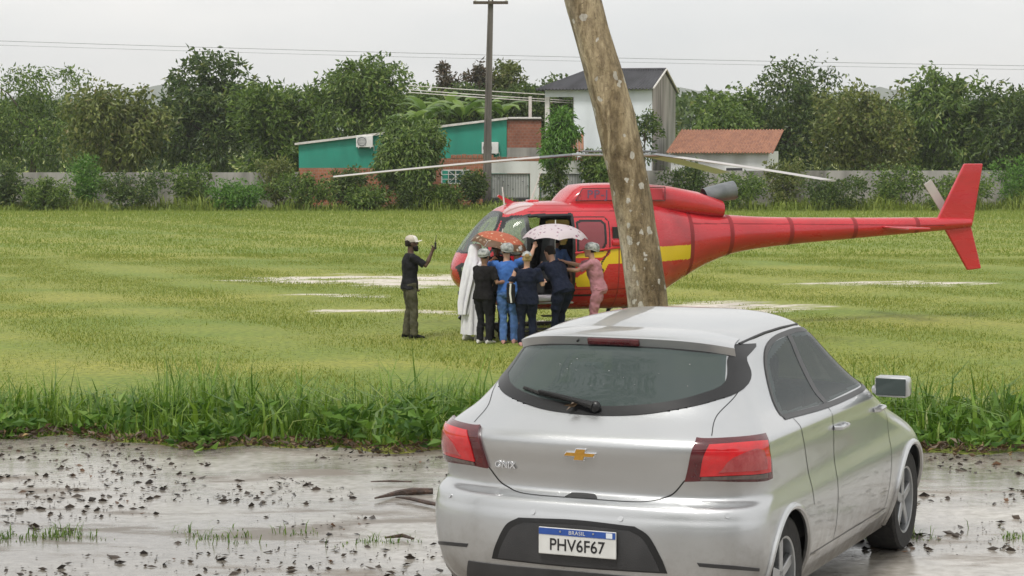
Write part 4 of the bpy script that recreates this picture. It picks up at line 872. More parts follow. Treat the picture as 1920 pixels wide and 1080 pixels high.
# tail lamps (shape wraps from the gate to the flank)
def lamp(s):
    f = lambda t, z: c_tz(t * s, z)
    b_ = [(.483, .833), (.69, .838), (1.0, .832), (1.296, .826), (1.5, .83)]; t_ = [(.60, 1.030), (.676, 1.027), (.95, 1.03), (1.25, 1.033), (1.5, 1.035)]
    o = panel('tail_lamp', f, b_, [(1.5, .83), (1.52, .93), (1.5, 1.035)], t_, [(.483, .833), (.53, .93), (.56, .985), (.60, 1.030)], .016, M['lamp_dark'], car, 50, 30, .03)
    panel('red_lens', f, [(.60, .862), (.9, .868), (1.3, .866), (1.44, .866)], [(1.44, .866), (1.47, .94), (1.45, 1.008)], [(.70, 1.003), (.95, 1.008), (1.2, 1.010), (1.45, 1.008)], [(.60, .862), (.63, .93), (.66, .97), (.70, 1.003)], .022, M['lamp_red'], o, 40, 24, .008)
    panel('inner_lens', f, [(.76, .885), (.95, .887), (1.2, .886), (1.35, .886)], [(1.35, .886), (1.37, .93), (1.34, .975)], [(.92, .952), (1.05, .972), (1.2, .985), (1.34, .975)], [(.76, .885), (.80, .90), (.85, .93), (.92, .952)], .026, M['lamp_pink'], o, 30, 20, .006)
    panel('reversing_lens', f, [(.60, .842), (.9, .848), (1.2, .842), (1.36, .840)], [(1.36, .840), (1.36, .862)], [(.615, .860), (.9, .865), (1.2, .863), (1.36, .862)], [(.60, .842), (.615, .860)], .023, M['smoke'], o, 30, 8, .006)
    return o
for s in (-1, 1): lamp(s)
# tailgate shut line, handle, badge, lettering, sensors
g_r = [(.51, .834), (.453, .768), (.40, .742), (.341, .7275), (.229, .7225), (0, .7225)]; seam = [(-a, z) for a, z in g_r] + [(a, z) for a, z in reversed(g_r[:-1])]
strip('shut_line', c_xz, seam, .007, .0012, M['black'], hatch, 120)
strip('shut_line', c_xz, [(-.62, 1.045), (-.60, 1.12), (-.64, 1.22), (-.6, 1.36)], .005, .001, M['dark'], hatch, 60); strip('shut_line', c_xz, [(.62, 1.045), (.60, 1.12), (.64, 1.22), (.6, 1.36)], .005, .001, M['dark'], hatch, 60)
panel('handle_recess', c_xz, [(-.085, .724), (0, .7235), (.085, .724)], [(.085, .724), (.06, .742)], [(-.06, .742), (0, .744), (.06, .742)], [(-.085, .724), (-.06, .742)], .002, M['dark'], hatch, 20, 8, .004)
def bowtie(k, inset):
    p = [(-.085, -.012), (-.028, -.012), (-.034, -.030), (.022, -.030), (.028, -.012), (.072, -.012), (.085, .012), (.028, .012), (.034, .030), (-.022, .030), (-.028, .012), (-.072, .012)]
    c = np.array(p); return [tuple(q) for q in c * k - np.sign(c) * inset]
e0 = surf(c_xz, np.array([.0, .935]), 0.0)
Mt = Matrix.Translation(Vector(e0)) @ Matrix.Rotation(R(-3), 4, 'X')
em = MB().prism(bowtie(1, 0), -.014, .004, Mt).build('emblem', M['chrome'], hatch, False, .003); MB().prism(bowtie(1, .0045), -.018, -.010, Mt).build('emblem_face', M['gold'], em)
FONT = bpy.data.fonts.load('<builtin>') if False else None
def text(name, body_, size, depth, mat, parent, Mx, offset=0.0, align='CENTER', spacing=1.0, sx=1.0):
    cu = bpy.data.curves.new(name, 'FONT'); cu.body = body_; cu.size = size; cu.extrude = depth; cu.align_x = align; cu.align_y = 'CENTER'; cu.offset = offset; cu.space_character = spacing
    t = bpy.data.objects.new(name, cu); col.objects.link(t); dg = bpy.context.evaluated_depsgraph_get(); me = bpy.data.meshes.new_from_object(t.evaluated_get(dg)); bpy.data.objects.remove(t); bpy.data.curves.remove(cu)
    # text lies in xy facing +z: stand it up to face -y
    me.transform(Mx @ Matrix.Rotation(R(90), 4, 'X') @ Matrix.Diagonal((sx, 1, 1, 1))); me.materials.clear(); return link(name, me, mat, parent)
e1 = surf(c_xz, np.array([-.41, .855]), .003); n_a = math.atan2(float(c_xz(np.array(-.46), np.array(.85))[1] - c_xz(np.array(-.36), np.array(.85))[1]), -.1)
text('model_lettering', 'ONIX', .042, .007, M['chrome'], hatch, Matrix.Translation(Vector(e1)) @ Matrix.Rotation(math.pi + n_a if False else -math.atan2(.012, .1), 4, 'Z'), .0008, spacing=1.05, sx=1.05)
for x in (-.722, -.227, .227, .722):
    z = .71 if abs(x) > .5 else .647; p = surf(c_xz, np.array([x, z - .03 if abs(x) > .5 else z]), .002); q = surf(c_xz, np.array([x, z - .03 if abs(x) > .5 else z]), .006)
    MB().tube([p - (q - p) * 2, q], .0125, 16).build('parking_sensor', M['silver'], car, True); 
# plate recess and plate
rc = panel('plate_recess', c_xz, [(-.455, .40), (0, .395), (.455, .40)], [(.455, .40), (.43, .47), (.37, .575), (.30, .617)], [(-.30, .617), (0, .628), (.30, .617)], [(-.455, .40), (-.43, .47), (-.37, .575), (-.30, .617)], .004, M['black'], car, 50, 24, .01)
M['plast'] = pm('grey_plastic', (.045, .045, .047), (.03, .03, .032), 6, .45, .15, 200)
panel('recess_panel', c_xz, [(-.42, .408), (0, .403), (.42, .408)], [(.42, .408), (.395, .47), (.34, .56), (.275, .594)], [(-.275, .594), (0, .603), (.275, .594)], [(-.42, .408), (-.395, .47), (-.34, .56), (-.275, .594)], .006, M['plast'], rc, 50, 24, .004)
panel('lower_valance', c_xz, [(-.66, .20), (0, .19), (.66, .20)], [(.66, .20), (.60, .37)], [(-.60, .37), (0, .375), (.60, .37)], [(-.66, .20), (-.60, .37)], .006, M['plast'], car, 50, 20, .01)
for s in (-1, 1):
    f = lambda t, z, s=s: c_tz(t * s, z)
    panel('reflector', f, [(.62, .440), (.95, .425), (1.3, .405)], [(1.3, .405), (1.3, .42)], [(.60, .458), (.95, .443), (1.3, .42)], [(.62, .440), (.60, .458)], .004, M['plast'], car, 30, 6, .006)
    strip('bumper_crease', f, [(.33, .47), (.36, .53), (.33, .59)], .004, .0, M['silver'], car, 30)
pl_ = MB().box(-.2, .2, -.006, .004, -.065, .065).build('licence_plate', M['plate_white'], car, False, .004); pl_.location = (0.018, -.022, .522)
MB().box(-.197, .197, -.0085, -.0062, .031, .062).build('plate_band', M['plate_blue'], pl_)
text('country_name', 'BRASIL', .026, .0006, M['plate_white'], pl_, Matrix.Translation((0, -.0095, .046)), 0, spacing=1.1)
text('plate_number', 'PHV6F67', .082, .0008, M['black'], pl_, Matrix.Translation((0, -.0075, -.018)), .0006, spacing=1.0, sx=.92)
MB().box(.150, .182, -.0092, -.0086, .034, .059).build('plate_flag', M['wall_blue'], pl_)
for s in (-.085, .085): MB().tube([(s, -.012, .05), (s, -.004, .05)], .005, 8).build('plate_screw', M['steel'], pl_, True)
# flanks
for s in (-1, 1):
    f = lambda y, z, s=s: c_yz(y, z, s)
    for k, p in enumerate(SW):
        sm = f'side_window'
        if k == 0: panel(sm, f, [(.80, 1.08), (1.51, 1.06)], [(1.51, 1.06), (1.51, 1.41)], [(1.03, 1.345), (1.25, 1.395), (1.51, 1.41)], [(.80, 1.08), (.88, 1.20), (1.03, 1.345)], .003, M['sideglass'], car, 30, 16, .004)
        else: panel(sm, f, [(1.56, 1.06), (2.56, 1.075)], [(2.56, 1.075), (2.3, 1.26), (2.08, 1.375)], [(1.56, 1.413), (1.8, 1.41), (2.08, 1.375)], [(1.56, 1.06), (1.56, 1.413)], .003, M['sideglass'], car, 30, 16, .004)
    strip('window_trim', f, [(.80, 1.068), (1.5, 1.048), (2.1, 1.05), (2.58, 1.066)], .03, .004, M['black'], car, 60); strip('window_trim', f, [(.80, 1.075), (.88, 1.20), (1.03, 1.35), (1.25, 1.408), (1.55, 1.423), (1.8, 1.42), (2.08, 1.385), (2.3, 1.27), (2.58, 1.07)], .028, .004, M['black'], car, 90)
    strip('window_pillar', f, [(1.535, 1.06), (1.535, 1.41)], .07, .005, M['black'], car, 20)
    for pth in ([(1.52, 1.05), (1.50, .7), (1.52, .34)], [(2.62, 1.04), (2.66, .7), (2.62, .34)], [(.92, 1.05), (1.02, .75), (1.05, .6)], [(1.05, .335), (2.62, .33)]): strip('door_gap', f, pth, .007, .0012, M['black'], car, 30)
    for yy in (1.62, 2.45): 
        p = Vector(f(np.array(yy - .1), np.array(.93))); q = Vector(f(np.array(yy + .1), np.array(.93))); n_ = Vector((s, 0, 0)) * .03; MB().tube([p, p + n_ + (q - p) * .12, q + n_ - (q - p) * .12, q], .013, 6).build('door_handle', M['silver'], car, True)
    mi = MB(); mi.box(s * .93 - .10, s * .93 + .10, 2.40, 2.50, 1.0, 1.12); mi.tube([(s * .80, 2.5, 1.03), (s * .88, 2.47, 1.04)], .03, 8); mo = mi.build('door_mirror', M['silver'], car, True, .025); MB().box(s * .93 - .085, s * .93 + .085, 2.392, 2.402, 1.012, 1.108).build('mirror_glass', M['carglass'], mo, False, .003)
    for ya, za in AX:
        w_ = thing('wheel', None, None); w_.parent = car; w_.location = (s * .74, ya, za)
        def ring(r, x): return [(s * x, r * math.cos(q), r * math.sin(q)) for q in np.linspace(0, 6.2832, 41)[:-1]]
        MB().rings([ring(.20, .10), ring(.285, .105), ring(.30, .09), ring(.302, .0), ring(.30, -.08), ring(.20, -.09), ring(.20, .10)], False).build('tyre', M['rubber'], w_, True)
        MB().rings([ring(.198, .09), ring(.205, .10), ring(.188, .095), ring(.18, .03), ring(.04, .02)], False).build('rim', M['steel'], w_, True)
        for k in range(5):
            a = 6.2832 * k / 5; mb = MB(); mb.box(.055, .085, -.028, .028, .0, .195, Matrix.Rotation(a, 4, 'X') if s > 0 else Matrix.Scale(-1, 4, (1, 0, 0)) @ Matrix.Rotation(a, 4, 'X')); mb.build('spoke', M['steel'], w_, False, .006)
        ar = MB(); ar.tube([f(np.array(ya + .35 * math.cos(q)), np.array(max(.19, za + .35 * math.sin(q)))) for q in np.linspace(-.28, math.pi + .28, 30)], .018, 8); ar.build('arch_lip', M['silver'], car, True)
        MB().rings([[(s * x, ya + .36 * math.cos(q), za + .36 * math.sin(q)) for q in np.linspace(-.3, math.pi + .3, 24)] for x in (.80, .5)] , False).build('wheel_arch', M['black'], car)
# cabin seen through the panes
MB().box(-.62, .62, .55, 2.6, .30, .70).build('cabin_floor', M['seat'], car)
MB().box(-.55, .55, .75, 1.0, .66, 1.06, Matrix.Rotation(R(-6), 4, 'X')).build('rear_bench', M['seat'], car, False, .04)
for x in (-.36, .36): MB().box(x - .12, x + .12, .82, .92, 1.0, 1.18).build('headrest', M['seat'], car, False, .04); MB().box(x - .24, x + .24, 1.65, 1.85, .6, 1.12).build('front_seat', M['seat'], car, False, .05); MB().box(x - .12, x + .12, 1.66, 1.76, 1.12, 1.30).build('headrest', M['seat'], car, False, .04)
MB().box(-.50, .50, .30, .80, .96, .985).build('parcel_shelf', M['seat'], car)
MB().box(-.7, .7, .2, 3.7, .17, .2).build('underbody', M['black'], car)

# ------------------------------------------------------------------ rescue helicopter
M['hred'] = pm('red_paint', (.50, .017, .028), (.45, .014, .023), 1.5, .28, coat=.6)
nt = M['hred'].node_tree; b = nt.nodes['Principled BSDF']; tc = nd(nt, 'ShaderNodeTexCoord'); gn = nd(nt, 'ShaderNodeTexNoise', Scale=2.2, Detail=9, Roughness=.7); mpg = nd(nt, 'ShaderNodeMapping'); mpg.inputs['Scale'].default_value = (.5, 1, 2); nt.links.new(tc.outputs['Object'], mpg.inputs[0]); nt.links.new(mpg.outputs[0], gn.inputs['Vector'])
gf = ramp(nt, gn.outputs[0], .50, (0, 0, 0), .80, (.55, .55, .55)); old = b.inputs['Base Color'].links[0].from_socket; nt.links.new(mix(nt, gf.outputs[0], old, (.20, .02, .022)), b.inputs['Base Color']); gr = ramp(nt, gn.outputs[0], .4, (.22, .22, .22), .75, (.5, .5, .5)); nt.links.new(gr.outputs[0], b.inputs['Roughness'])
M['hyel'] = pm('yellow_paint', (.72, .50, .015), (.66, .45, .012), 1.5, .3, coat=.5)
M['hglass'] = glassmat('clear_acrylic', (.80, .88, .85), (.42, .46, .46), .30, .03)  # pale base colour stands in for sky reflected in the panes
M['hglass_red'] = glassmat('red_tinted_window', (.85, .55, .55), (.40, .10, .12), .6, .03)
M['hseam'] = pm('panel_joint', (.26, .010, .016), (.22, .008, .012), 3, .5)
M['hroof'] = pm('roof_pane', (.50, .30, .30), (.42, .24, .24), 3, .08, coat=1)  # whitish pink base colour imitates the sky mirrored in the roof pane
M['hdark'] = pm('cabin_lining', (.03, .03, .034), (.045, .045, .05), 4, .7)
M['blade'] = pm('blade_paint', (.46, .43, .41), (.40, .38, .37), 2, .4)
M['cuff'] = pm('rotor_grey', (.11, .12, .13), (.16, .17, .18), 6, .45)
M['mark'] = pm('registration_paint', (.16, .10, .18), (.13, .08, .15), 6, .4)
HROT = R(198); HL = Vector((2.085, 39.25, 0))
heli = thing('helicopter', 'red and yellow rescue helicopter standing on the field with open side door', 'helicopter', HL, HROT)
HT = np.array([  # u from nose, z bottom, z top, half width, exponent
 [0, 1.08, 1.16, .03, 2.0], [.03, .98, 1.27, .20, 2.1], [.08, .90, 1.37, .33, 2.2], [.16, .82, 1.50, .46, 2.3], [.3, .73, 1.69, .60, 2.4], [.5, .60, 1.91, .74, 2.5], [.75, .51, 2.13, .85, 2.7], [1.0, .46, 2.28, .92, 2.9], [1.25, .43, 2.345, .955, 3.1],
 [1.6, .41, 2.365, .97, 3.2], [2.2, .40, 2.37, .97, 3.2], [3.0, .40, 2.37, .97, 3.0], [3.6, .45, 2.35, .94, 2.8], [4.0, .70, 2.30, .78, 2.5], [4.5, .97, 2.20, .57, 2.3], [5.0, 1.20, 2.12, .42, 2.1], [5.5, 1.36, 2.07, .33, 2.0], [6.2, 1.46, 2.03, .28, 2], [8, 1.60, 2.00, .21, 2], [10.0, 1.74, 1.98, .13, 2], [10.55, 1.79, 1.96, .09, 2]])
us = np.unique(np.concatenate([np.linspace(0, .3, 26), np.arange(.3, 4.2, .022), np.arange(4.2, 10.56, .09)])); NA = 400
pq = np.linspace(0, 1, NA // 4, endpoint=False); aq = np.arctan2(pq ** 1.6, (1 - pq) ** 1.6); aa = np.concatenate([aq + k * math.pi / 2 for k in range(4)])
def hsec(u, shrink=0.):
    zb, zt, hw, ex = [pchip(HT[:, 0], HT[:, k], u) for k in (1, 2, 3, 4)]; zc = (zb + zt) / 2; hz = np.maximum((zt - zb) / 2 - shrink, .01); hw = np.maximum(hw - shrink, .01)
    return zc, hz, hw, ex
def hshell(shrink=0.):
    zc, hz, hw, ex = [a[:, None] for a in hsec(us, shrink)]; c, s = np.cos(aa)[None], np.sin(aa)[None]
    y = hw * np.sign(c) * np.abs(c) ** (2 / ex); z = zc + hz * np.sign(s) * np.abs(s) ** (2 / ex); return np.stack([np.broadcast_to(3.33 - us[:, None], y.shape), y, z], -1)
G = hshell(); NU = len(us); I = np.arange(NU * NA).reshape(NU, NA)
HF = np.stack([I[:-1], I[1:], np.roll(I[1:], -1, 1), np.roll(I[:-1], -1, 1)], -1).reshape(-1, 4); HV = G.reshape(-1, 3)
hc = HV[HF].mean(1); hu, hy, hz_ = 3.33 - hc[:, 0], hc[:, 1], hc[:, 2]; port = hy > .02
def dist_edge(px, py, poly):
    d = np.full(len(px), 9.)
    for i in range(len(poly)):
        a = np.array(poly[i]); e = np.array(poly[(i + 1) % len(poly)]) - a; t = np.clip(((px - a[0]) * e[0] + (py - a[1]) * e[1]) / (e @ e), 0, 1); d = np.minimum(d, np.hypot(px - a[0] - t * e[0], py - a[1] - t * e[1]))
    return d
P_front = [(.54, 1.52), (.80, 2.04), (.92, 2.11), (1.14, 2.12), (1.14, 1.46), (.70, 1.44)]
P_open = [(1.19, .64), (1.19, 2.12), (1.98, 2.13), (1.98, .64)]
P_rear = [(2.07, 1.50), (2.07, 2.0), (2.12, 2.03), (2.53, 2.03), (2.58, 1.98), (2.58, 1.62), (2.52, 1.50)]
P_chin = [(.05, 1.20), (.10, 1.26), (.40, 1.31), (.54, 1.18), (.54, .92), (.40, .78), (.24, .82), (.10, 1.0)]
P_ws = [(.06, 1.45), (.42, 1.45), (.62, 1.84), (.84, 2.16), (.92, 2.34), (-.2, 2.34), (-.2, 1.45)]
P_ywl = [(2.69, 1.54), (4.35, 1.56), (4.35, 1.30), (2.64, 1.26), (2.52, 1.05), (2.42, .86), (2.06, .86), (1.99, 1.0), (2.27, 1.16), (2.47, 1.30), (2.66, 1.42)]
P_ydr = [(2.0, 1.38), (2.12, 1.485), (2.62, 1.485), (2.58, 1.42), (2.52, 1.38)]
P_sky = [(.95, 2.1), (.95, 2.4), (1.25, 2.4), (1.25, 2.1)]
cls = np.zeros(len(HF), int)   # 0 red 1 yellow 2 black 3 windscreen 4 front pane 5 rear pane 6 chin 7 opening 8 skylight
cls[inpoly(hu, hz_, P_ywl) | inpoly(hu, hz_, P_ydr)] = 1
door_o = [(2.0, .70), (2.0, 2.10), (2.60, 2.10), (2.66, 2.02), (2.66, 1.50), (2.52, 1.30), (2.45, 1.12), (2.45, .70)]
cls[(dist_edge(hu, hz_, door_o) < .013) & (hu > 1.9) & (hz_ > .66) & port] = 2
cls[(dist_edge(hu, hz_, [(.50, .70), (.48, 1.44), (.8, 2.09), (1.17, 2.14), (1.17, .66)]) < .012) & (hz_ < 2.2)] = 2
w_in = inpoly(hu, hz_, P_ws); wd_ = dist_edge(hu, hz_, P_ws)
cls[w_in & (hu < 1.0)] = 3; cls[w_in & (wd_ < .03) & (hu > .05) & (hz_ < 2.3)] = 2; cls[w_in & (np.abs(hy) < .03)] = 2
for P_, k in ((P_front, 4), (P_rear, 5), (P_chin, 6)):
    i_ = inpoly(hu, hz_, P_); d_ = dist_edge(hu, hz_, P_); cls[i_ & (np.abs(hy) > .1)] = k; cls[(d_ < (.022 if k != 6 else .026)) & (np.abs(hy) > .1)] = 2
cls[(dist_edge(hu, hz_, P_open) < .04) & port] = 2; cls[inpoly(hu, hz_, P_open) & port] = 7
cls[inpoly(hu, hz_, P_open) & ~port & (hz_ > 1.45)] = 4
cls[(np.hypot((hu - 1.12) / .28, (np.abs(hy) - .42) / .20) < 1) & (hz_ > 2.15)] = 8
seam = np.zeros(len(HF), bool)
for us_ in (2.85, 3.55, 4.45, 5.35, 6.6, 7.9, 9.3): seam |= np.abs(hu - us_) < (.010 if us_ < 4.2 else .045)
seam |= (np.abs(hz_ - (1.95 - .02 * (hu - 4))) < .010) & (hu > 4.5) & (hu < 9.9); seam |= (np.abs(hz_ - .80) < .010) & (hu > .6) & (hu < 3.9); seam |= (np.abs(hz_ - 2.20) < .010) & (hu > 1.2) & (hu < 3.6)
cls[seam & ((cls == 0) | (cls == 1))] = -1
body_k = cls < 3; midx = np.where(cls == 1, 1, np.where(cls == 2, 2, np.where(cls == -1, 3, 0)))
link('fuselage', mesh_np('fuselage', HV, HF[body_k], mats=[M['hred'], M['hyel'], M['black'], M['hseam']], midx=midx[body_k]), None, heli)
for k, nm, mt in ((3, 'windscreen', 'hglass'), (4, 'door_window', 'hglass'), (5, 'rear_window', 'hglass_red'), (6, 'chin_window', 'hglass'), (8, 'roof_window', 'hroof')):
    for sd_ in (1, -1):
        q = (cls == k) & ((hy > 0) == (sd_ > 0))
        if q.any():
            me = mesh_np(nm, HV, HF[q]); bm = bmesh.new(); bm.from_mesh(me); bmesh.ops.delete(bm, geom=[v for v in bm.verts if not v.link_faces], context='VERTS'); bm.to_mesh(me); bm.free(); link(nm, me, M[mt], heli)
LV = hshell(.035).reshape(-1, 3); q = body_k & (hu > .5) & (hu < 3.9)
link('cabin_lining', mesh_np('cabin_lining', LV, HF[q]), M['hdark'], heli)
def hb(u0, u1, y0, y1, z0, z1): return MB().box(3.33 - u1, 3.33 - u0, y0, y1, z0, z1)
hb(.35, 3.5, -.80, .80, .64, .70).build('cabin_floor', M['hdark'], heli); hb(3.0, 3.06, -.85, .85, .7, 2.25).build('rear_bulkhead', M['hdark'], heli)
hb(.42, .60, -.45, .45, .8, 1.45).build('instrument_panel', M['black'], heli, False, .04)
for y in (-.42, .42):
    o = hb(1.15, 1.55, y - .24, y + .24, .70, 1.0).build('seat', M['hdark'], heli, False, .05); MB().box(-.06, .06, -.23, .23, 0, .85, Matrix.Translation((3.33 - 1.6, y, .95)) @ Matrix.Rotation(R(-8), 4, 'Y')).build('backrest', M['hdark'], o, False, .04)
hb(2.55, 2.95, -.75, .75, .70, 1.0).build('rear_seat', M['hdark'], heli, False, .05)
# sliding door panel stands a little proud with its rail and handle
MB().tube([(3.33 - 2.0, .985, 1.46), (3.33 - 3.5, .965, 1.62)], .02, 6).build('door_rail', M['hred'], heli, True)
hb(2.70, 3.25, .92, 1.0, 1.58, 1.70).build('rail_fairing', M['hred'], heli, True, .03)
MB().tube([(3.33 - 2.40, .96, 1.22), (3.33 - 2.44, 1.01, 1.20), (3.33 - 2.52, 1.01, 1.16), (3.33 - 2.54, .96, 1.14)], .016, 6).build('door_handle', M['black'], heli, True)
hb(2.72, 2.84, .93, .985, 1.72, 1.92).build('side_intake', M['black'], heli)
# engine cowling
def loftx(rows, n=40):
    mb = MB(); mb.rings([[(3.33 - u, hw * math.copysign(abs(math.cos(q)) ** (2 / ex), math.cos(q)), (zb + zt) / 2 + (zt - zb) / 2 * math.copysign(abs(math.sin(q)) ** (2 / ex), math.sin(q))) for q in np.linspace(0, 6.2832, n + 1)[:-1]] for u, zb, zt, hw, ex in rows]); return mb
cw = loftx([(1.98, 2.15, 2.36, .40, 2.6), (2.05, 2.15, 2.44, .46, 2.8), (2.18, 2.15, 2.57, .50, 3.2), (2.32, 2.15, 2.66, .52, 3.6), (2.6, 2.15, 2.685, .53, 3.8), (3.4, 2.15, 2.695, .53, 3.8), (4.1, 2.12, 2.63, .48, 3.4), (4.7, 2.06, 2.52, .38, 2.8), (5.2, 2.02, 2.36, .28, 2.4)], 56).build('engine_cowling', M['hred'], heli, True)
MB().tube([(3.33 - 4.9, 0, 2.42), (3.33 - 5.25, 0, 2.50), (3.33 - 5.5, 0, 2.54)], [.16, .17, .18], 16, False).build('exhaust', M['cuff'], heli, True)
cp = MB(); 
for a, b2 in (((2.17, 2.385), (2.30, 2.60)), ((2.30, 2.60), (3.9, 2.615)), ((2.17, 2.385), (3.9, 2.37)), ((3.9, 2.37), (3.9, 2.615))): cp.tube([(3.33 - a[0], .528, a[1]), (3.33 - b2[0], .528, b2[1])], .009, 5)
cp.build('panel_line', M['lamp_dark'], cw)
hb(2.28, 3.85, .515, .534, 2.39, 2.585).build('registration_panel', pm('faded_red', (.50, .045, .065), (.46, .04, .06), 2, .4), cw)
text('registration', 'PP-J', .21, .002, M['mark'], cw, Matrix.Translation((3.33 - 2.38, .537, 2.49)) @ Matrix.Rotation(math.pi, 4, 'Z'), .002, 'LEFT', 1.12, 1.1)
hb(1.42, 1.62, -.10, .10, 2.34, 2.395).build('beacon', M['lamp_red'], heli, True, .02)
MB().tube([(3.33 - 1.5, .0, 2.39), (3.33 - 1.72, .0, 2.98)], [.012, .006], 6).build('whip_aerial', M['trim'], heli)
MB().tube([(3.33 - 1.04, -.15, 2.30), (3.33 - 1.0, -.15, 2.62)], [.016, .012], 6).build('blade_aerial', M['white'], heli)
# upper cable cutter: angled red fin ahead of the roof
wcm = MB(); wcm.prism([(0, -.03), (.22, -.05), (.32, -.04), (.60, .17), (.57, .20), (.28, .07), (0, .07)], -.025, .025); wc = wcm.build('cable_cutter', M['hred'], heli); wc.location = (3.33 - 1.55, -.30, 2.28)
MB().tube([(3.33 - .30, .30, 1.55), (3.33 - .62, .25, 2.0)], .012, 6).build('wiper', M['black'], heli)
# landing gear
for s in (-1, 1):
    MB().tube([(3.33 - .45, s * 1.04, .22), (3.33 - .62, s * 1.04, .07), (3.33 - .9, s * 1.04, .045), (3.33 - 4.1, s * 1.04, .045)], .045, 10).build('skid', M['black'], heli, True)
    MB().box(-.18, .18, -.07, .07, -.012, .012, Matrix.Translation((3.33 - 1.55, s * 1.02, .36))).build('step', M['black'], heli)
for u in (1.25, 3.35): MB().tube([(3.33 - u, s * a, z) for s, a, z in ((-1, 1.04, .06), (-1, .92, .30), (-1, .60, .40), (1, .60, .40), (1, .92, .30), (1, 1.04, .06))], .04, 8).build('cross_tube', M['black'], heli, True)
# tail
MB().prism([(3.33 - 9.75, 1.9), (3.33 - 10.35, 3.02), (3.33 - 10.75, 3.02), (3.33 - 10.55, 1.88)], -.04, .04).build('tail_fin', M['hred'], heli, False, .02)
MB().prism([(3.33 - 9.9, 1.82), (3.33 - 10.5, 1.84), (3.33 - 10.75, .98), (3.33 - 10.45, .95)], -.035, .035).build('lower_fin', M['hred'], heli, False, .02)
MB().box(3.33 - 8.95, 3.33 - 8.5, -1.25, 1.25, 1.80, 1.84).build('stabiliser', M['hred'], heli, False, .015)
tr_ = MB().tube([(3.33 - 10.25, -.08, 1.9), (3.33 - 10.25, -.30, 1.9)], .05, 10).build('tail_rotor_hub', M['cuff'], heli, True)
for k in (0, 1): MB().box(-.09, .09, -.012, .012, .08, .93, Matrix.Translation((3.33 - 10.25, -.28, 1.9)) @ Matrix.Rotation(R(35) + math.pi * k, 4, 'Y')).build('tail_blade', M['blade'], tr_)
# main rotor
MB().tube([(0, 0, 2.55), (0, 0, 2.85), (0, 0, 3.25)], [.16, .10, .08], 14).build('mast', M['cuff'], heli, True)
hub = MB().tube([(0, 0, 3.10), (0, 0, 3.16), (0, 0, 3.28), (0, 0, 3.32)], [.16, .22, .20, .08], 16).build('rotor_hub', M['cuff'], heli, True)
ms_ = MB()
for k in range(3):
    a = 6.2832 * k / 3 + .5; ms_.tube([(.3 * math.cos(a), .3 * math.sin(a), 2.78), (.22 * math.cos(a), .22 * math.sin(a), 3.12)], .022, 6)
ms_.build('control_rods', M['steel'], heli)
AZ0 = math.atan2(-.10, -1) - HROT
for k in range(3):
    Mz = Matrix.Rotation(AZ0 + 2 * math.pi * k / 3, 4, 'Z')
    MB().box(.12, .80, -.10, .10, 3.245, 3.285, Mz).build('star_arm', M['cuff'], hub, False, .012)
    MB().box(.42, 1.0, -.085, .085, 3.18, 3.225, Mz).build('blade_sleeve', M['steel'], hub, False, .012)
    rg = []
    for r in np.concatenate([np.linspace(.85, 1.5, 8), np.linspace(1.6, 5.35, 24)]):
        ch = np.interp(r, [.85, 1.05, 1.45, 5.35], [.16, .20, .35, .35]); th = np.interp(r, [.85, 1.4, 5.35], [.055, .05, .035]); z = 3.27 - .068 * r - .0035 * r * r
        rg.append([Mz @ Vector((r, ch * (.25 * 0 + cx_), z + th * cz_ - .06 * ch * cx_)) for cx_, cz_ in ((.35, 0), (.28, .4), (.05, .5), (-.35, .2), (-.65, 0), (-.35, -.2), (.05, -.45), (.28, -.4))])
    nb = 9; bl_ = MB().rings(rg).build('rotor_blade', M['blade'], heli, True); MB().rings([[p + (p - sum(r_, Vector()) / 8) * .04 for p in r_] for r_ in rg[:nb]]).build('blade_root', M['cuff'], bl_, True)

# ------------------------------------------------------------------ people
def cloth(name, c, c2=None): return pm(name, c, c2 or tuple(a * .72 for a in c), 9, .9, .25, 60, spec=.2)
SK = {'light': pm('skin_light', (.46, .27, .19), (.40, .22, .15), 12, .5), 'mid': pm('skin_mid', (.30, .16, .10), (.25, .13, .085), 12, .5), 'dark': pm('skin_dark', (.10, .055, .035), (.08, .042, .028), 12, .5)}
CL = {'black': cloth('black_cloth', (.008, .007, .008), (.013, .012, .012)), 'charcoal': cloth('charcoal_cloth', (.016, .016, .019), (.010, .010, .012)), 'olive': cloth('olive_cloth', (.085, .08, .05), (.06, .058, .038)), 'blue': cloth('blue_scrubs', (.055, .15, .42), (.04, .11, .33)),
      'jeans': cloth('jeans', (.10, .19, .42), (.06, .125, .30)), 'navy': cloth('navy_scrubs', (.006, .009, .022), (.010, .014, .030)), 'pink': cloth('pink_scrubs', (.42, .20, .225), (.36, .165, .19)), 'white': cloth('white_cloth', (.70, .69, .72), (.62, .61, .66)),
      'shoe_w': cloth('white_shoe', (.62, .60, .58)), 'shoe_p': cloth('pink_shoe', (.55, .30, .28)), 'shoe_b': cloth('black_shoe', (.012, .012, .012)), 'hair': cloth('dark_hair', (.014, .011, .010), (.03, .022, .018)), 'blonde': cloth('blonde_hair', (.34, .24, .11), (.20, .13, .06)),
      'net': pm('grey_hair_net', (.46, .47, .455), (.15, .16, .16), 17, .9, .4, 90, spec=.2), 'net_rim': cloth('pale_net_band', (.50, .50, .48)), 'cap': cloth('pale_cap', (.78, .75, .70), (.70, .67, .62)), 'capb': cloth('beige_cap_panel', (.52, .47, .40)), 'beard': cloth('beard', (.012, .010, .010), (.02, .017, .015))}
foldtex = bpy.data.textures.new('folds', 'CLOUDS'); foldtex.noise_scale = .11; foldtex.noise_depth = 2
PEND = []
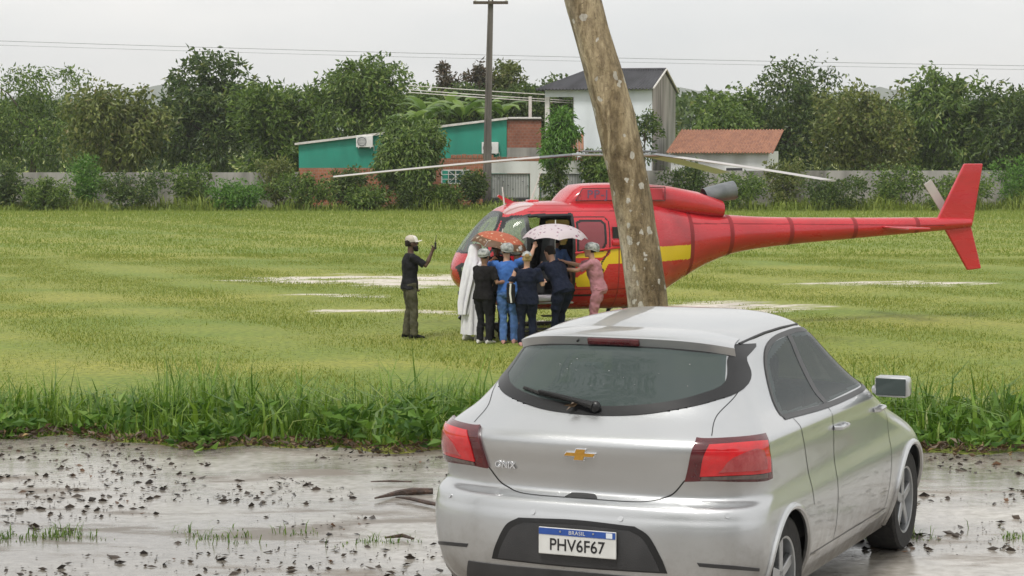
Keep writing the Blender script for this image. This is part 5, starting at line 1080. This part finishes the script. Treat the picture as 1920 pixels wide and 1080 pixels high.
def soft(name, mb, mat, parent, vox, smooth=6, fold=0):
    """union of overlapping solids as one continuous skin"""
    o = link(name, mb.mesh(name), mat, parent)
    r = o.modifiers.new('r', 'REMESH'); r.mode = 'VOXEL'; r.voxel_size = vox; r.use_smooth_shade = True
    s = o.modifiers.new('s', 'SMOOTH'); s.factor = .5; s.iterations = smooth
    if fold:
        d = o.modifiers.new('d', 'DISPLACE'); d.texture = foldtex; d.strength = fold; d.mid_level = .5; d.texture_coords = 'LOCAL'
    PEND.append(o); return o
def vn(v): return Vector(v).normalized()
def person(label, base, rz, H=1.70, lean=0, side=0, skin='mid', top='navy', bottom='navy', shoe='shoe_b', sleeve=.5, armR=((.15, .05, -1), (.1, .3, -1)), armL=((-.15, .05, -1), (-.1, .3, -1)),
           head=(0, 0), hair=None, net=False, cap=False, bun=False, feet=((-.10, .0), (.10, .0)), knees=None, sit=False, fat=1.0, curl=.6, loose=1.0, group='people gathered at the helicopter', dress=False, hipback=0., ears=True, extras=None, hem=-.12, beard=False):
    k = H / 1.72; o = thing('person', label, 'person', base, rz, group)
    l = R(lean); sl_ = R(side); U = Vector((math.sin(sl_), math.sin(l) * math.cos(sl_), math.cos(l) * math.cos(sl_))).normalized(); Rt = Vector((math.cos(sl_), 0, -math.sin(sl_))); Fd = U.cross(Rt) * 1.0
    if Fd.y < 0: Fd = -Fd
    pz = .93 * k if not sit else .12; pel = Vector((0, -hipback, pz))
    def spn(h_): return pel + U * h_ * k
    def ring(c, a, b_, n=20, M2=None): return [c + Rt * a * k * math.cos(q) + Fd * b_ * k * math.sin(q) for q in np.linspace(0, 6.2832, n + 1)[:-1]]
    nb = spn(.50); hy_, hp = R(head[0]), R(head[1])
    Hd = vn(U * .8 + Vector((0, 0, .4)) + Fd * .12); hc_ = nb + Hd * .175 * k
    Hm = Matrix.Rotation(hy_, 3, 'Z') @ Matrix.Rotation(-hp, 3, 'X')
    def hpnt(x, y, z): return hc_ + (Hm @ Vector((x, y, z))) * k
    sh = [spn(.455) + Rt * .178 * s * k * (fat * .5 + .5) for s in (-1, 1)]
    arms = []
    for s, (ud, fd) in ((0, armL), (1, armR)):
        e = sh[s] + vn(ud) * .285 * k; w_ = e + vn(fd) * .25 * k; arms.append((sh[s], e, w_, vn(fd)))
    hips = [pel + Rt * .092 * s * k - U * .03 * k for s in (-1, 1)]; legs = []
    for s in (0, 1):
        if sit:
            kn = hips[s] + Vector(((-.04, .04)[s], .42, .06)) * k; an = kn + Vector((0, .04, -.40)) * k
        else:
            an = Vector((feet[s][0] * k, feet[s][1] * k, .085 * k)); kn = knees[s] * k if knees else (hips[s] + an) / 2 + Vector((0, .035, 0)) * k
        legs.append((hips[s], Vector(kn), an))
    # --- body
    mb = MB()
    mb.rings([ring(spn(h_), a * fat, b_ * fat) for h_, a, b_ in ((-.10, .10, .08), (-.05, .155, .105), (.05, .145, .10), (.15, .125, .09), (.26, .145, .105), (.36, .165, .105), (.44, .15, .085), (.49, .08, .065))])
    mb.tube([spn(.46), nb + Hd * .03 * k, hc_ - (Hm @ Vector((0, .015, .03))) * k], [.062 * k, .054 * k, .055 * k], 12)
    hr = []
    for z, a, b_, yo in ((-.122, .022, .022, .062), (-.108, .040, .042, .05), (-.075, .055, .068, .026), (-.035, .066, .083, .010), (.01, .073, .092, .002), (.05, .075, .094, -.004), (.085, .066, .080, -.008), (.108, .042, .052, -.01), (.118, .012, .015, -.01)):
        hr.append([hpnt(a * math.cos(q), yo + b_ * math.sin(q), z) for q in np.linspace(0, 6.2832, 21)[:-1]])
    mb.rings(hr)
    mb.tube([hpnt(0, .085, .025), hpnt(0, .108, -.018), hpnt(0, .088, -.03)], [.010 * k, .017 * k, .012 * k], 8)
    mb.ell(hpnt(0, .082, -.062), (.026 * k, .014 * k, .010 * k), 10, 6)
    for s in (-1, 1): mb.ell(hpnt(.076 * s, -.006, -.012), (.013 * k, .022 * k, .032 * k), 8, 6); mb.ell(hpnt(.032 * s, .080, .030), (.024 * k, .014 * k, .010 * k), 8, 6)
    for s, (a, e, w_, fd) in enumerate(arms):
        mb.tube([a, a.lerp(e, .5), e, e.lerp(w_, .35), w_], [.050 * k, .046 * k, .038 * k, .040 * k, .026 * k], 12)
        # hand: palm, four curled fingers of unequal length, thumb from the side of the palm
        sd_ = vn(fd.cross(Vector((0, 0, 1))) if abs(fd.z) < .9 else Vector((0, 1, 0)).cross(fd)); pn = fd.cross(sd_); sg = 1 if s else -1
        wr = w_ + fd * .055 * k; mb.tube([w_, wr, w_ + fd * .095 * k], [.026 * k, .034 * k, .030 * k], 10)
        for f_ in range(4):
            b0 = w_ + fd * .088 * k + sd_ * (.030 - .020 * f_) * k; L_ = (.066, .076, .071, .056)[f_] * k; d1 = vn(fd * math.cos(curl) - pn * math.sin(curl) * sg); d2 = vn(fd * math.cos(curl * 2.1) - pn * math.sin(curl * 2.1) * sg)
            mb.tube([b0, b0 + d1 * L_ * .55, b0 + d1 * L_ * .55 + d2 * L_ * .5], [.0095 * k, .009 * k, .0075 * k], 6)
        b0 = w_ + fd * .03 * k + sd_ * .026 * k; mb.tube([b0, b0 + (sd_ * .7 + fd * .6) * .04 * k, b0 + (sd_ * .5 + fd * 1.1 - pn * .4 * sg) * .055 * k], [.012 * k, .011 * k, .009 * k], 6)
    for a, kn, an in legs: mb.tube([a, a.lerp(kn, .5), kn, kn.lerp(an, .35), an], [.082 * k, .074 * k, .055 * k, .054 * k, .036 * k], 12)
    bd = soft('body', mb, SK[skin], o, .0095, 3)
    for s in (-1, 1): MB().ell(hpnt(.031 * s, .089, .012), (.011 * k, .006 * k, .006 * k), 8, 6).build('eye', CL['hair'], o, True)
    # --- clothes
    if top:
        mb = MB(); lo = hem
        mb.rings([ring(spn(h_), a * fat * loose + .012, b_ * fat * loose + .012, 24) for h_, a, b_ in ((lo, .178, .125), (-.04, .172, .122), (.06, .152, .112), (.15, .142, .104), (.26, .155, .118), (.36, .172, .116), (.435, .168, .096), (.475, .115, .075), (.498, .066, .060))])
        for a, e, w_, fd in arms:
            en = a.lerp(e, sleeve * 1.6) if sleeve <= .62 else e
            mb.tube([a - (a - spn(.42)) * .2, a, a.lerp(en, .6), en], [.062 * k, .066 * k, .062 * k, (.066 if sleeve <= .62 else .056) * k], 12)
            if sleeve > .62: mb.tube([e, e.lerp(w_, .5), e.lerp(w_, .97)], [.055 * k, .047 * k, .038 * k], 12)
        soft('shirt', mb, CL[top], o, .011, 3, .042)
    if bottom:
        mb = MB(); mb.rings([ring(spn(h_), a * fat + .006, b_ * fat + .006, 24) for h_, a, b_ in ((-.14, .13, .10), (-.08, .172, .128), (-.01, .168, .122), (.06, .145, .105))])
        for a, kn, an in legs:
            mb.tube([a + Vector((0, 0, .03)), a.lerp(kn, .45), kn, kn.lerp(an, .5), an - Vector((0, 0, .035 * k))], [.100 * k * fat, .092 * k * fat, .072 * k, .068 * k, .066 * k], 14)
        soft('trousers', mb, CL[bottom], o, .011, 3, .045)
    for a, kn, an in legs:
        d = Vector((an.x * .25, 1, 0)).normalized(); g0 = Vector((an.x, an.y, an.z - .085 * k)); rg = []
        for t, w2, h2 in ((-.075, .022, .05), (-.06, .034, .085), (0, .038, .095), (.06, .042, .075), (.12, .047, .055), (.165, .042, .04), (.19, .018, .025)):
            c = g0 + d * t * k; sdv = d.cross(Vector((0, 0, 1))); rg.append([c + sdv * w2 * k * math.cos(q) + Vector((0, 0, max(0.004, h2 * k * (.5 + .5 * math.sin(q)))) ) for q in np.linspace(0, 6.2832, 13)[:-1]])
        sh_ = MB().rings(rg).build('shoe', CL[shoe], o, True)
    # --- hair and headgear
    if hair:
        mb = MB(); mb.rings([[hpnt((a + .012) * math.cos(q), yo - .012 + (b_ + .012) * math.sin(q), z) for q in np.linspace(0, 6.2832, 21)[:-1]] for z, a, b_, yo in ((-.05, .058, .045, -.045), (-.01, .068, .062, -.032), (.04, .073, .084, -.010), (.08, .066, .080, -.008), (.108, .046, .056, -.01), (.122, .012, .015, -.01))])
        if bun: mb.ell(hpnt(0, -.115, .035), (.046 * k, .040 * k, .046 * k), 14, 10)
        soft('hair', mb, CL[hair], o, .010, 3, .012)
    if net:
        mb = MB(); bulge = .052; rg = []
        for z, a, b_, yo in ((.015, .072, .088, -.012), (.03, .084, .102, -.016), (.06, .086, .106, -.022), (.095, .076, .094, -.024), (.125, .05, .064, -.024), (.138, .014, .018, -.024)):
            rg.append([hpnt((a + bulge * .5) * math.cos(q) * (1 + .012 * math.cos(14 * q)), yo - bulge * .5 + (b_ + bulge * .55) * math.sin(q) * (1 + .012 * math.cos(14 * q)), z - (.055 if math.sin(q) < 0 else 0) * abs(math.sin(q)) * (1 if z < .09 else .3)) for q in np.linspace(0, 6.2832, 57)[:-1]])
        nt_o = MB().rings(rg).build('hair_net', CL['net'], o, True)
        MB().tube(rg[0] + rg[0][:1], .0085 * k, 6, False).build('elastic_band', CL['net_rim'], nt_o, True)
    if cap:
        rg = [[hpnt((a + .014) * math.cos(q), yo + (b_ + .014) * math.sin(q), z) for q in np.linspace(0, 6.2832, 25)[:-1]] for z, a, b_, yo in ((.022, .075, .094, -.002), (.05, .076, .095, -.004), (.09, .070, .086, -.008), (.122, .048, .058, -.01), (.138, .014, .018, -.01))]
        c_o = MB().rings(rg).build('cap', CL['capb'], o, True)
        fr = MB(); fr.rings([[hpnt((a + .018) * math.cos(q), yo + (b_ + .018) * math.sin(q), z) for q in np.linspace(.45, 2.69, 14)] + [hpnt((a + .004) * math.cos(q), yo + (b_ + .004) * math.sin(q), z) for q in np.linspace(2.69, .45, 14)] for z, a, b_, yo in ((.024, .075, .094, -.002), (.05, .076, .095, -.004), (.09, .070, .086, -.008), (.120, .048, .058, -.01))]).build('front_panel', CL['cap'], c_o, True)
        vs = MB(); up = [hpnt(.080 * math.cos(q), .05 + (.13 if 0 < q < math.pi else .02) * math.sin(q), .034 - .02 * math.cos(q) ** 2) for q in np.linspace(0, math.pi, 17)]; vs.rings([up, [p + Vector((0, 0, .008)) for p in up]]).build('visor', CL['cap'], c_o)
    if beard:
        mb = MB(); mb.rings([[hpnt((a + .008) * math.cos(q), yo + .006 + (b_ + .008) * math.sin(q), z) for q in np.linspace(0, 6.2832, 17)[:-1]] for z, a, b_, yo in ((-.145, .018, .022, .068), (-.12, .036, .036, .058), (-.085, .052, .058, .036), (-.05, .060, .062, .030))]); soft('beard', mb, CL['beard'], o, .010, 2, .008)
    o['_k'] = k
    return o, dict(spn=spn, hp=hpnt, arms=arms, ring=ring, k=k, pel=pel, Rt=Rt, Fd=Fd)
def fb(px, Y): return (xpx(px, Y), Y, 0)
# man filming on his own
filmer, J = person('bearded person in white cap, black shirt and olive trousers holding up a small radio', fb(767, 37.3), R(-80), 1.79, lean=2, skin='dark', top='charcoal', bottom='olive', sleeve=.55, armR=((.16, .95, -.62), (.02, .42, 1)), armL=((-.1, .12, -1), (.25, .3, -1)), head=(0, -4), hair='hair', cap=True, beard=True, feet=((-.10, -.05), (.09, .06)), fat=1.08, curl=1.1, group='bystanders on the field', hem=-.10)
# black undersleeve reaches the elbow
filmer_w = filmer.location
a_, e_, w_, fd_ = J['arms'][1]
ph = thing('handheld_radio', 'small dark handheld radio with short aerial in the raised hand of the capped person', 'radio', filmer.location, R(-80))
MB().box(-.028, .028, -.016, .016, 0, .12, Matrix.Translation(w_ + fd_ * .085 + Vector((0, .030, -.03)))).build('case', M['black'], ph, False, .005); c_ = w_ + fd_ * .085 + Vector((-.014, .030, .09)); MB().tube([c_, c_ + Vector((0, .02, .13))], [.006, .004], 6).build('aerial', M['black'], ph)
# person in white veil and dress
nun, J = person('person in long white veil and white dress beside the helicopter nose', fb(884, 36.9), R(-62), 1.66, lean=8, skin='light', top='white', bottom='white', shoe='shoe_w', sleeve=.9, armR=((.1, .6, -.8), (-.1, .9, .25)), armL=((-.1, .6, -.8), (.1, .9, .25)), feet=((-.10, -.06), (.10, .08)))
def drape(name, rows, mat, parent, nf=11, amp=.03, seed=0):
    """hanging cloth: rows (centre, half width, half depth, fold depth)"""
    rg = []
    for i, (c, a, b_, f_) in enumerate(rows):
        rg.append([Vector(c) + Vector((a * math.cos(q) * (1 + f_ * math.sin(nf * q + seed + .3 * i)), b_ * math.sin(q) * (1 + f_ * math.sin(nf * q + seed + 1 + .3 * i)), 0)) for q in np.linspace(0, 6.2832, 73)[:-1]])
    return MB().rings(rg, False).build(name, mat, parent, True)
drape('dress', [((0, .04, 1.20), .17, .13, .0), ((0, .03, 1.02), .165, .135, .02), ((0, .02, .85), .20, .165, .05), ((0, .01, .5), .19, .16, .12), ((0, .01, .22), .20, .17, .15), ((0, .01, .11), .205, .175, .16)], CL['white'], nun, 9)
hp = J['hp']; V0 = hp(0, -.02, 0)
drape('veil', [(V0 + Vector((0, .0, .135)), .03, .03, 0), (V0 + Vector((0, -.0, .115)), .085, .10, 0), (V0 + Vector((0, -.012, .05)), .100, .118, .01), (V0 + Vector((0, -.03, -.06)), .105, .115, .03), (V0 + Vector((0, -.05, -.17)), .185, .13, .05), (V0 + Vector((0, -.10, -.34)), .20, .12, .10), (V0 + Vector((0, -.17, -.62)), .17, .10, .18), (V0 + Vector((0, -.22, -.88)), .14, .09, .24), (V0 + Vector((.02, -.25, -1.08)), .10, .07, .3)], CL['white'], nun, 8, seed=2)
person('person in black shirt and black trousers wearing a grey hair net, forearm held forward', fb(906, 36.3), R(-38), 1.60, lean=3, skin='mid', top='black', bottom='charcoal', shoe='shoe_w', armR=((.45, .0, -1), (.25, 1, .12)), armL=((-.2, .3, -1), (.2, 1, -.1)), head=(5, 12), hair='hair', net=True, fat=1.12, feet=((-.10, .02), (.11, .02)))
person('tall person in dark clothes under the orange umbrella', fb(930, 36.95), R(-18), 1.76, lean=4, skin='dark', top='black', bottom='black', sleeve=.55, armR=((.3, .5, -.7), (-.1, .45, 1)), armL=((-.3, .3, -1), (.1, .9, .2)), hair='hair', head=(-10, -3), curl=1.2)
person('person in bright blue scrubs and jeans reaching forward with a grey hair net', fb(952, 36.3), R(-6), 1.70, lean=7, side=-3, skin='light', top='blue', bottom='jeans', shoe='shoe_p', armR=((.75, .6, .35), (.15, .8, .55)), armL=((-.5, .6, -.1), (.3, .9, .35)), head=(22, 10), hair='hair', net=True, fat=1.08, feet=((-.07, -.04), (.10, .05)), hem=-.05)
person('person with grey hair net hidden behind the blue scrubs', fb(967, 36.75), R(-20), 1.63, lean=5, skin='mid', top='navy', bottom='navy', armR=((.3, .6, -.7), (0, 1, .3)), armL=((-.3, .6, -.7), (0, 1, .3)), hair='hair', net=True, head=(10, 12))
navy, J = person('person in navy scrubs with blonde bun under a hair net, back turned', fb(988, 35.9), R(2), 1.58, lean=2, skin='light', top='navy', bottom='navy', shoe='shoe_p', armR=((.35, -.05, -1), (.1, .9, .1)), armL=((-.42, -.12, -1), (-.1, .9, -.25)), hair='blonde', bun=True, net=False, fat=1.18, head=(0, 8), feet=((-.11, 0), (.10, .02)), hem=-.17)
hp = J['hp']; k = J['k']
rg = [[hp(a * math.cos(q), yo + b_ * math.sin(q), z) for q in np.linspace(0, 6.2832, 41)[:-1]] for z, a, b_, yo in ((.05, .088, .108, -.012), (.08, .084, .104, -.016), (.115, .062, .076, -.018), (.138, .016, .02, -.018))]
n_o = MB().rings(rg).build('hair_net', CL['net'], navy, True); MB().tube(rg[0] + rg[0][:1], .010, 6, False).build('elastic_band', CL['net_rim'], n_o, True)
bag = thing('clipboard_bag', 'dark shoulder bag with a pale strap carried by the blonde person', 'bag', (navy.location.x - .27, 35.86, .72), R(8))
MB().box(-.06, .06, -.13, .13, 0, .34).build('pouch', CL['black'], bag, False, .03); MB().tube([(-.02, -.12, .34), (-.03, -.13, .18), (-.01, -.14, .02)], .016, 6).build('strap', M['trim'], bag, True); MB().box(-.14, -.05, -.05, .06, .20, .30, Matrix.Rotation(R(20), 4, 'Y')).build('folder', CL['navy'], bag, False, .01)
person('person in navy scrubs bending into the helicopter door', fb(1046, 36.75), R(42), 1.72, lean=30, skin='light', top='navy', bottom='navy', shoe='shoe_b', armR=((.2, .75, -.5), (0, .9, .3)), armL=((-.2, .75, -.5), (0, .9, .3)), hair='hair', head=(0, 20), fat=1.2, hipback=.12, feet=((-.14, -.06), (.14, .10)), hem=-.10)
person('person in pink scrubs with hair net stretching both arms into the helicopter door', fb(1112, 37.1), R(80), 1.69, lean=13, skin='light', top='pink', bottom='pink', shoe='shoe_w', armR=((.1, .93, -.25), (.0, .95, .22)), armL=((-.1, .85, -.48), (.05, 1, .08)), hair='hair', net=True, head=(0, 4), fat=1.12, hipback=.10, feet=((-.10, -.04), (.10, .04)), curl=.3, hem=-.06)
def hw_(u, y, z): 
    p = Matrix.Rotation(HROT, 3, 'Z') @ Vector((3.33 - u, y, z)); return (HL.x + p.x, HL.y + p.y, z)
person('crew person with dark headset sitting in the helicopter doorway', hw_(1.45, .10, .98), R(60), 1.74, sit=True, lean=6, skin='mid', top='black', bottom='black', sleeve=.9, hair='hair', armR=((.2, .6, -.8), (0, 1, .2)), armL=((-.2, .6, -.8), (0, 1, .2)), group='crew inside the helicopter')
person('person in blue shirt crouching inside the open helicopter cabin', hw_(1.80, .30, .92), R(-25), 1.66, sit=True, lean=18, skin='mid', top='navy' if False else 'jeans', bottom='black', sleeve=.5, hair='hair', armR=((.3, .5, -1), (0, .3, -1)), armL=((-.3, .5, -1), (0, .3, -1)), group='crew inside the helicopter')

# stretcher half hidden among the legs
st = thing('stretcher', 'wheeled stretcher with white sheet half hidden behind the carers', 'stretcher', (xpx(1012, 37.4), 37.35, 0), R(18))
MB().box(-.5, .5, -.26, .26, .66, .74).build('mattress', CL['white'], st, False, .03); MB().tube([(-.52, -.27, .63), (.52, -.27, .63), (.52, .27, .63), (-.52, .27, .63), (-.52, -.27, .63)], .018, 8).build('frame', M['steel'], st, True)
for sx in (-1, 1):
    for sy in (-1, 1): MB().tube([(sx * .3, sy * .25, .62), (sx * .42, sy * .25, .1)], .015, 6).build('leg', M['chrome'], st, True); MB().tube([(sx * .42, sy * .25 - .02, .07), (sx * .42, sy * .25 + .02, .07)], .07, 14).build('wheel', M['rubber'], st, True)
MB().tube([(-.45, -.25, .18), (.45, -.25, .18)], .02, 6).build('cross_bar', M['black'], st)

# umbrellas
def floral(name, base, c1, c2, scale, band=None):
    m, nt, b = newmat(name); tc = nd(nt, 'ShaderNodeTexCoord'); v = nd(nt, 'ShaderNodeTexVoronoi', Scale=scale); n = nd(nt, 'ShaderNodeTexNoise', Scale=scale * 1.7, Detail=3); nt.links.new(tc.outputs['Object'], v.inputs['Vector']); nt.links.new(tc.outputs['Object'], n.inputs['Vector'])
    r = ramp(nt, v.outputs['Distance'], .22, (1, 1, 1), .30, (0, 0, 0)); r2 = ramp(nt, n.outputs[0], .44, (0, 0, 0), .50, (1, 1, 1)); f = mix(nt, 1.0, r.outputs[0], r2.outputs[0], 'MULTIPLY')
    cc = mix(nt, v.outputs['Color'], c1, c2); c = mix(nt, f, base, cc)
    if band:
        sx_ = nd(nt, 'ShaderNodeSeparateXYZ'); nt.links.new(tc.outputs['Object'], sx_.inputs[0]); rb = ramp(nt, sx_.outputs['Z'], band[0] - .004, (1, 1, 1), band[0] + .004, (0, 0, 0))
        c = mix(nt, rb.outputs[0], c, mix(nt, f, band[1], (.62, .52, .38)))
    nt.links.new(c, b.inputs['Base Color']); b.inputs['Roughness'].default_value = .55
    t = nd(nt, 'ShaderNodeBsdfTranslucent'); nt.links.new(c, t.inputs[0]); ms = nd(nt, 'ShaderNodeMixShader'); ms.inputs[0].default_value = .3; nt.links.new(b.outputs[0], ms.inputs[1]); nt.links.new(t.outputs[0], ms.inputs[2]); nt.links.new(ms.outputs[0], nt.nodes['Material Output'].inputs[0]); return m
def umbrella(label, p, tilt, Rr, hgt, mat, rot=0):
    o = thing('umbrella', label, 'umbrella', p); o.rotation_euler = tilt
    N = 64; V = []; F = []; nr = 14
    for i in range(nr + 1):
        t = i / nr; a0 = t * 1.25
        for j in range(N):
            q = 6.2832 * j / N + rot; g_ = abs(math.sin(q * 4 - rot * 4)); rad = Rr * math.sin(a0) / math.sin(1.25) * (1 - .075 * g_ * t ** 1.5); z = hgt * (math.cos(a0) - math.cos(1.25)) / (1 - math.cos(1.25)) - .025 * t ** 2 * (1 - g_) + .012 * g_ * t
            V.append((rad * math.cos(q), rad * math.sin(q), z))
    I = np.arange((nr + 1) * N).reshape(nr + 1, N); F = np.stack([I[:-1], np.roll(I[:-1], -1, 1), np.roll(I[1:], -1, 1), I[1:]], -1).reshape(-1, 4)
    link('canopy', mesh_np('canopy', V, F), mat, o)
    for k in range(8):
        q = 6.2832 * k / 8 + rot; MB().tube([(Rr * s_ * math.cos(q), Rr * s_ * math.sin(q), hgt * (math.cos(math.asin(min(1, s_ * math.sin(1.25)))) - math.cos(1.25)) / (1 - math.cos(1.25)) - .014) for s_ in (.02, .3, .6, .85, 1.0)], .004, 5).build('rib', M['steel'], o)
    MB().tube([(0, 0, hgt - .01), (0, 0, -.62)], .007, 6).build('shaft', M['steel'], o); MB().tube([(0, 0, hgt - .01), (0, 0, hgt + .07)], [.012, .007], 8).build('ferrule', M['trim'], o)
    MB().tube([(0, 0, -.60), (0, 0, -.72), (.03, 0, -.76), (.06, 0, -.73)], .013, 8).build('handle', M['black'], o, True)
M['umb_o'] = floral('orange_umbrella', (.50, .125, .06), (.72, .52, .36), (.68, .40, .22), 11, (.115, (.15, .075, .035)))
M['umb_w'] = floral('floral_umbrella', (.66, .58, .62), (.34, .09, .15), (.30, .24, .32), 10)
p = at(936, 460, 36.98); umbrella('orange patterned umbrella with brown border tilted over the carers', p, (R(5), R(13), 0), .52, .23, M['umb_o'], .3)
p = at(1041, 446, 37.05); umbrella('white umbrella with pink and grey flowers at the helicopter door', p, (R(-1), R(1), 0), .575, .245, M['umb_w'], .1)

# settle the soft bodies into plain meshes
bpy.context.view_layer.update(); dg = bpy.context.evaluated_depsgraph_get(); done = []
for o in PEND:
    me = bpy.data.meshes.new_from_object(o.evaluated_get(dg)); done.append(me)
for o, me in zip(PEND, done):
    o.modifiers.clear(); old = o.data; o.data = me; me.name = o.name
    if not me.materials: me.materials.append(old.materials[0])
    me.polygons.foreach_set('use_smooth', [True] * len(me.polygons))
for o in bpy.data.objects:
    if '_k' in o: del o['_k']

# ------------------------------------------------------------------ humid air
hz = MB().box(-1600, 1600, -70, 3300, -3.2, 125).build('haze', None); hz.data.materials.clear()
hm = bpy.data.materials.new('haze'); hm.use_nodes = True; nt = hm.node_tree; nt.nodes.clear(); ov_ = nt.nodes.new('ShaderNodeOutputMaterial'); pv = nt.nodes.new('ShaderNodeVolumePrincipled'); pv.inputs['Color'].default_value = (.92, .94, .95, 1); pv.inputs['Density'].default_value = .00024; nt.links.new(pv.outputs[0], ov_.inputs['Volume']); hz.data.materials.append(hm); hz['kind'] = 'stuff'
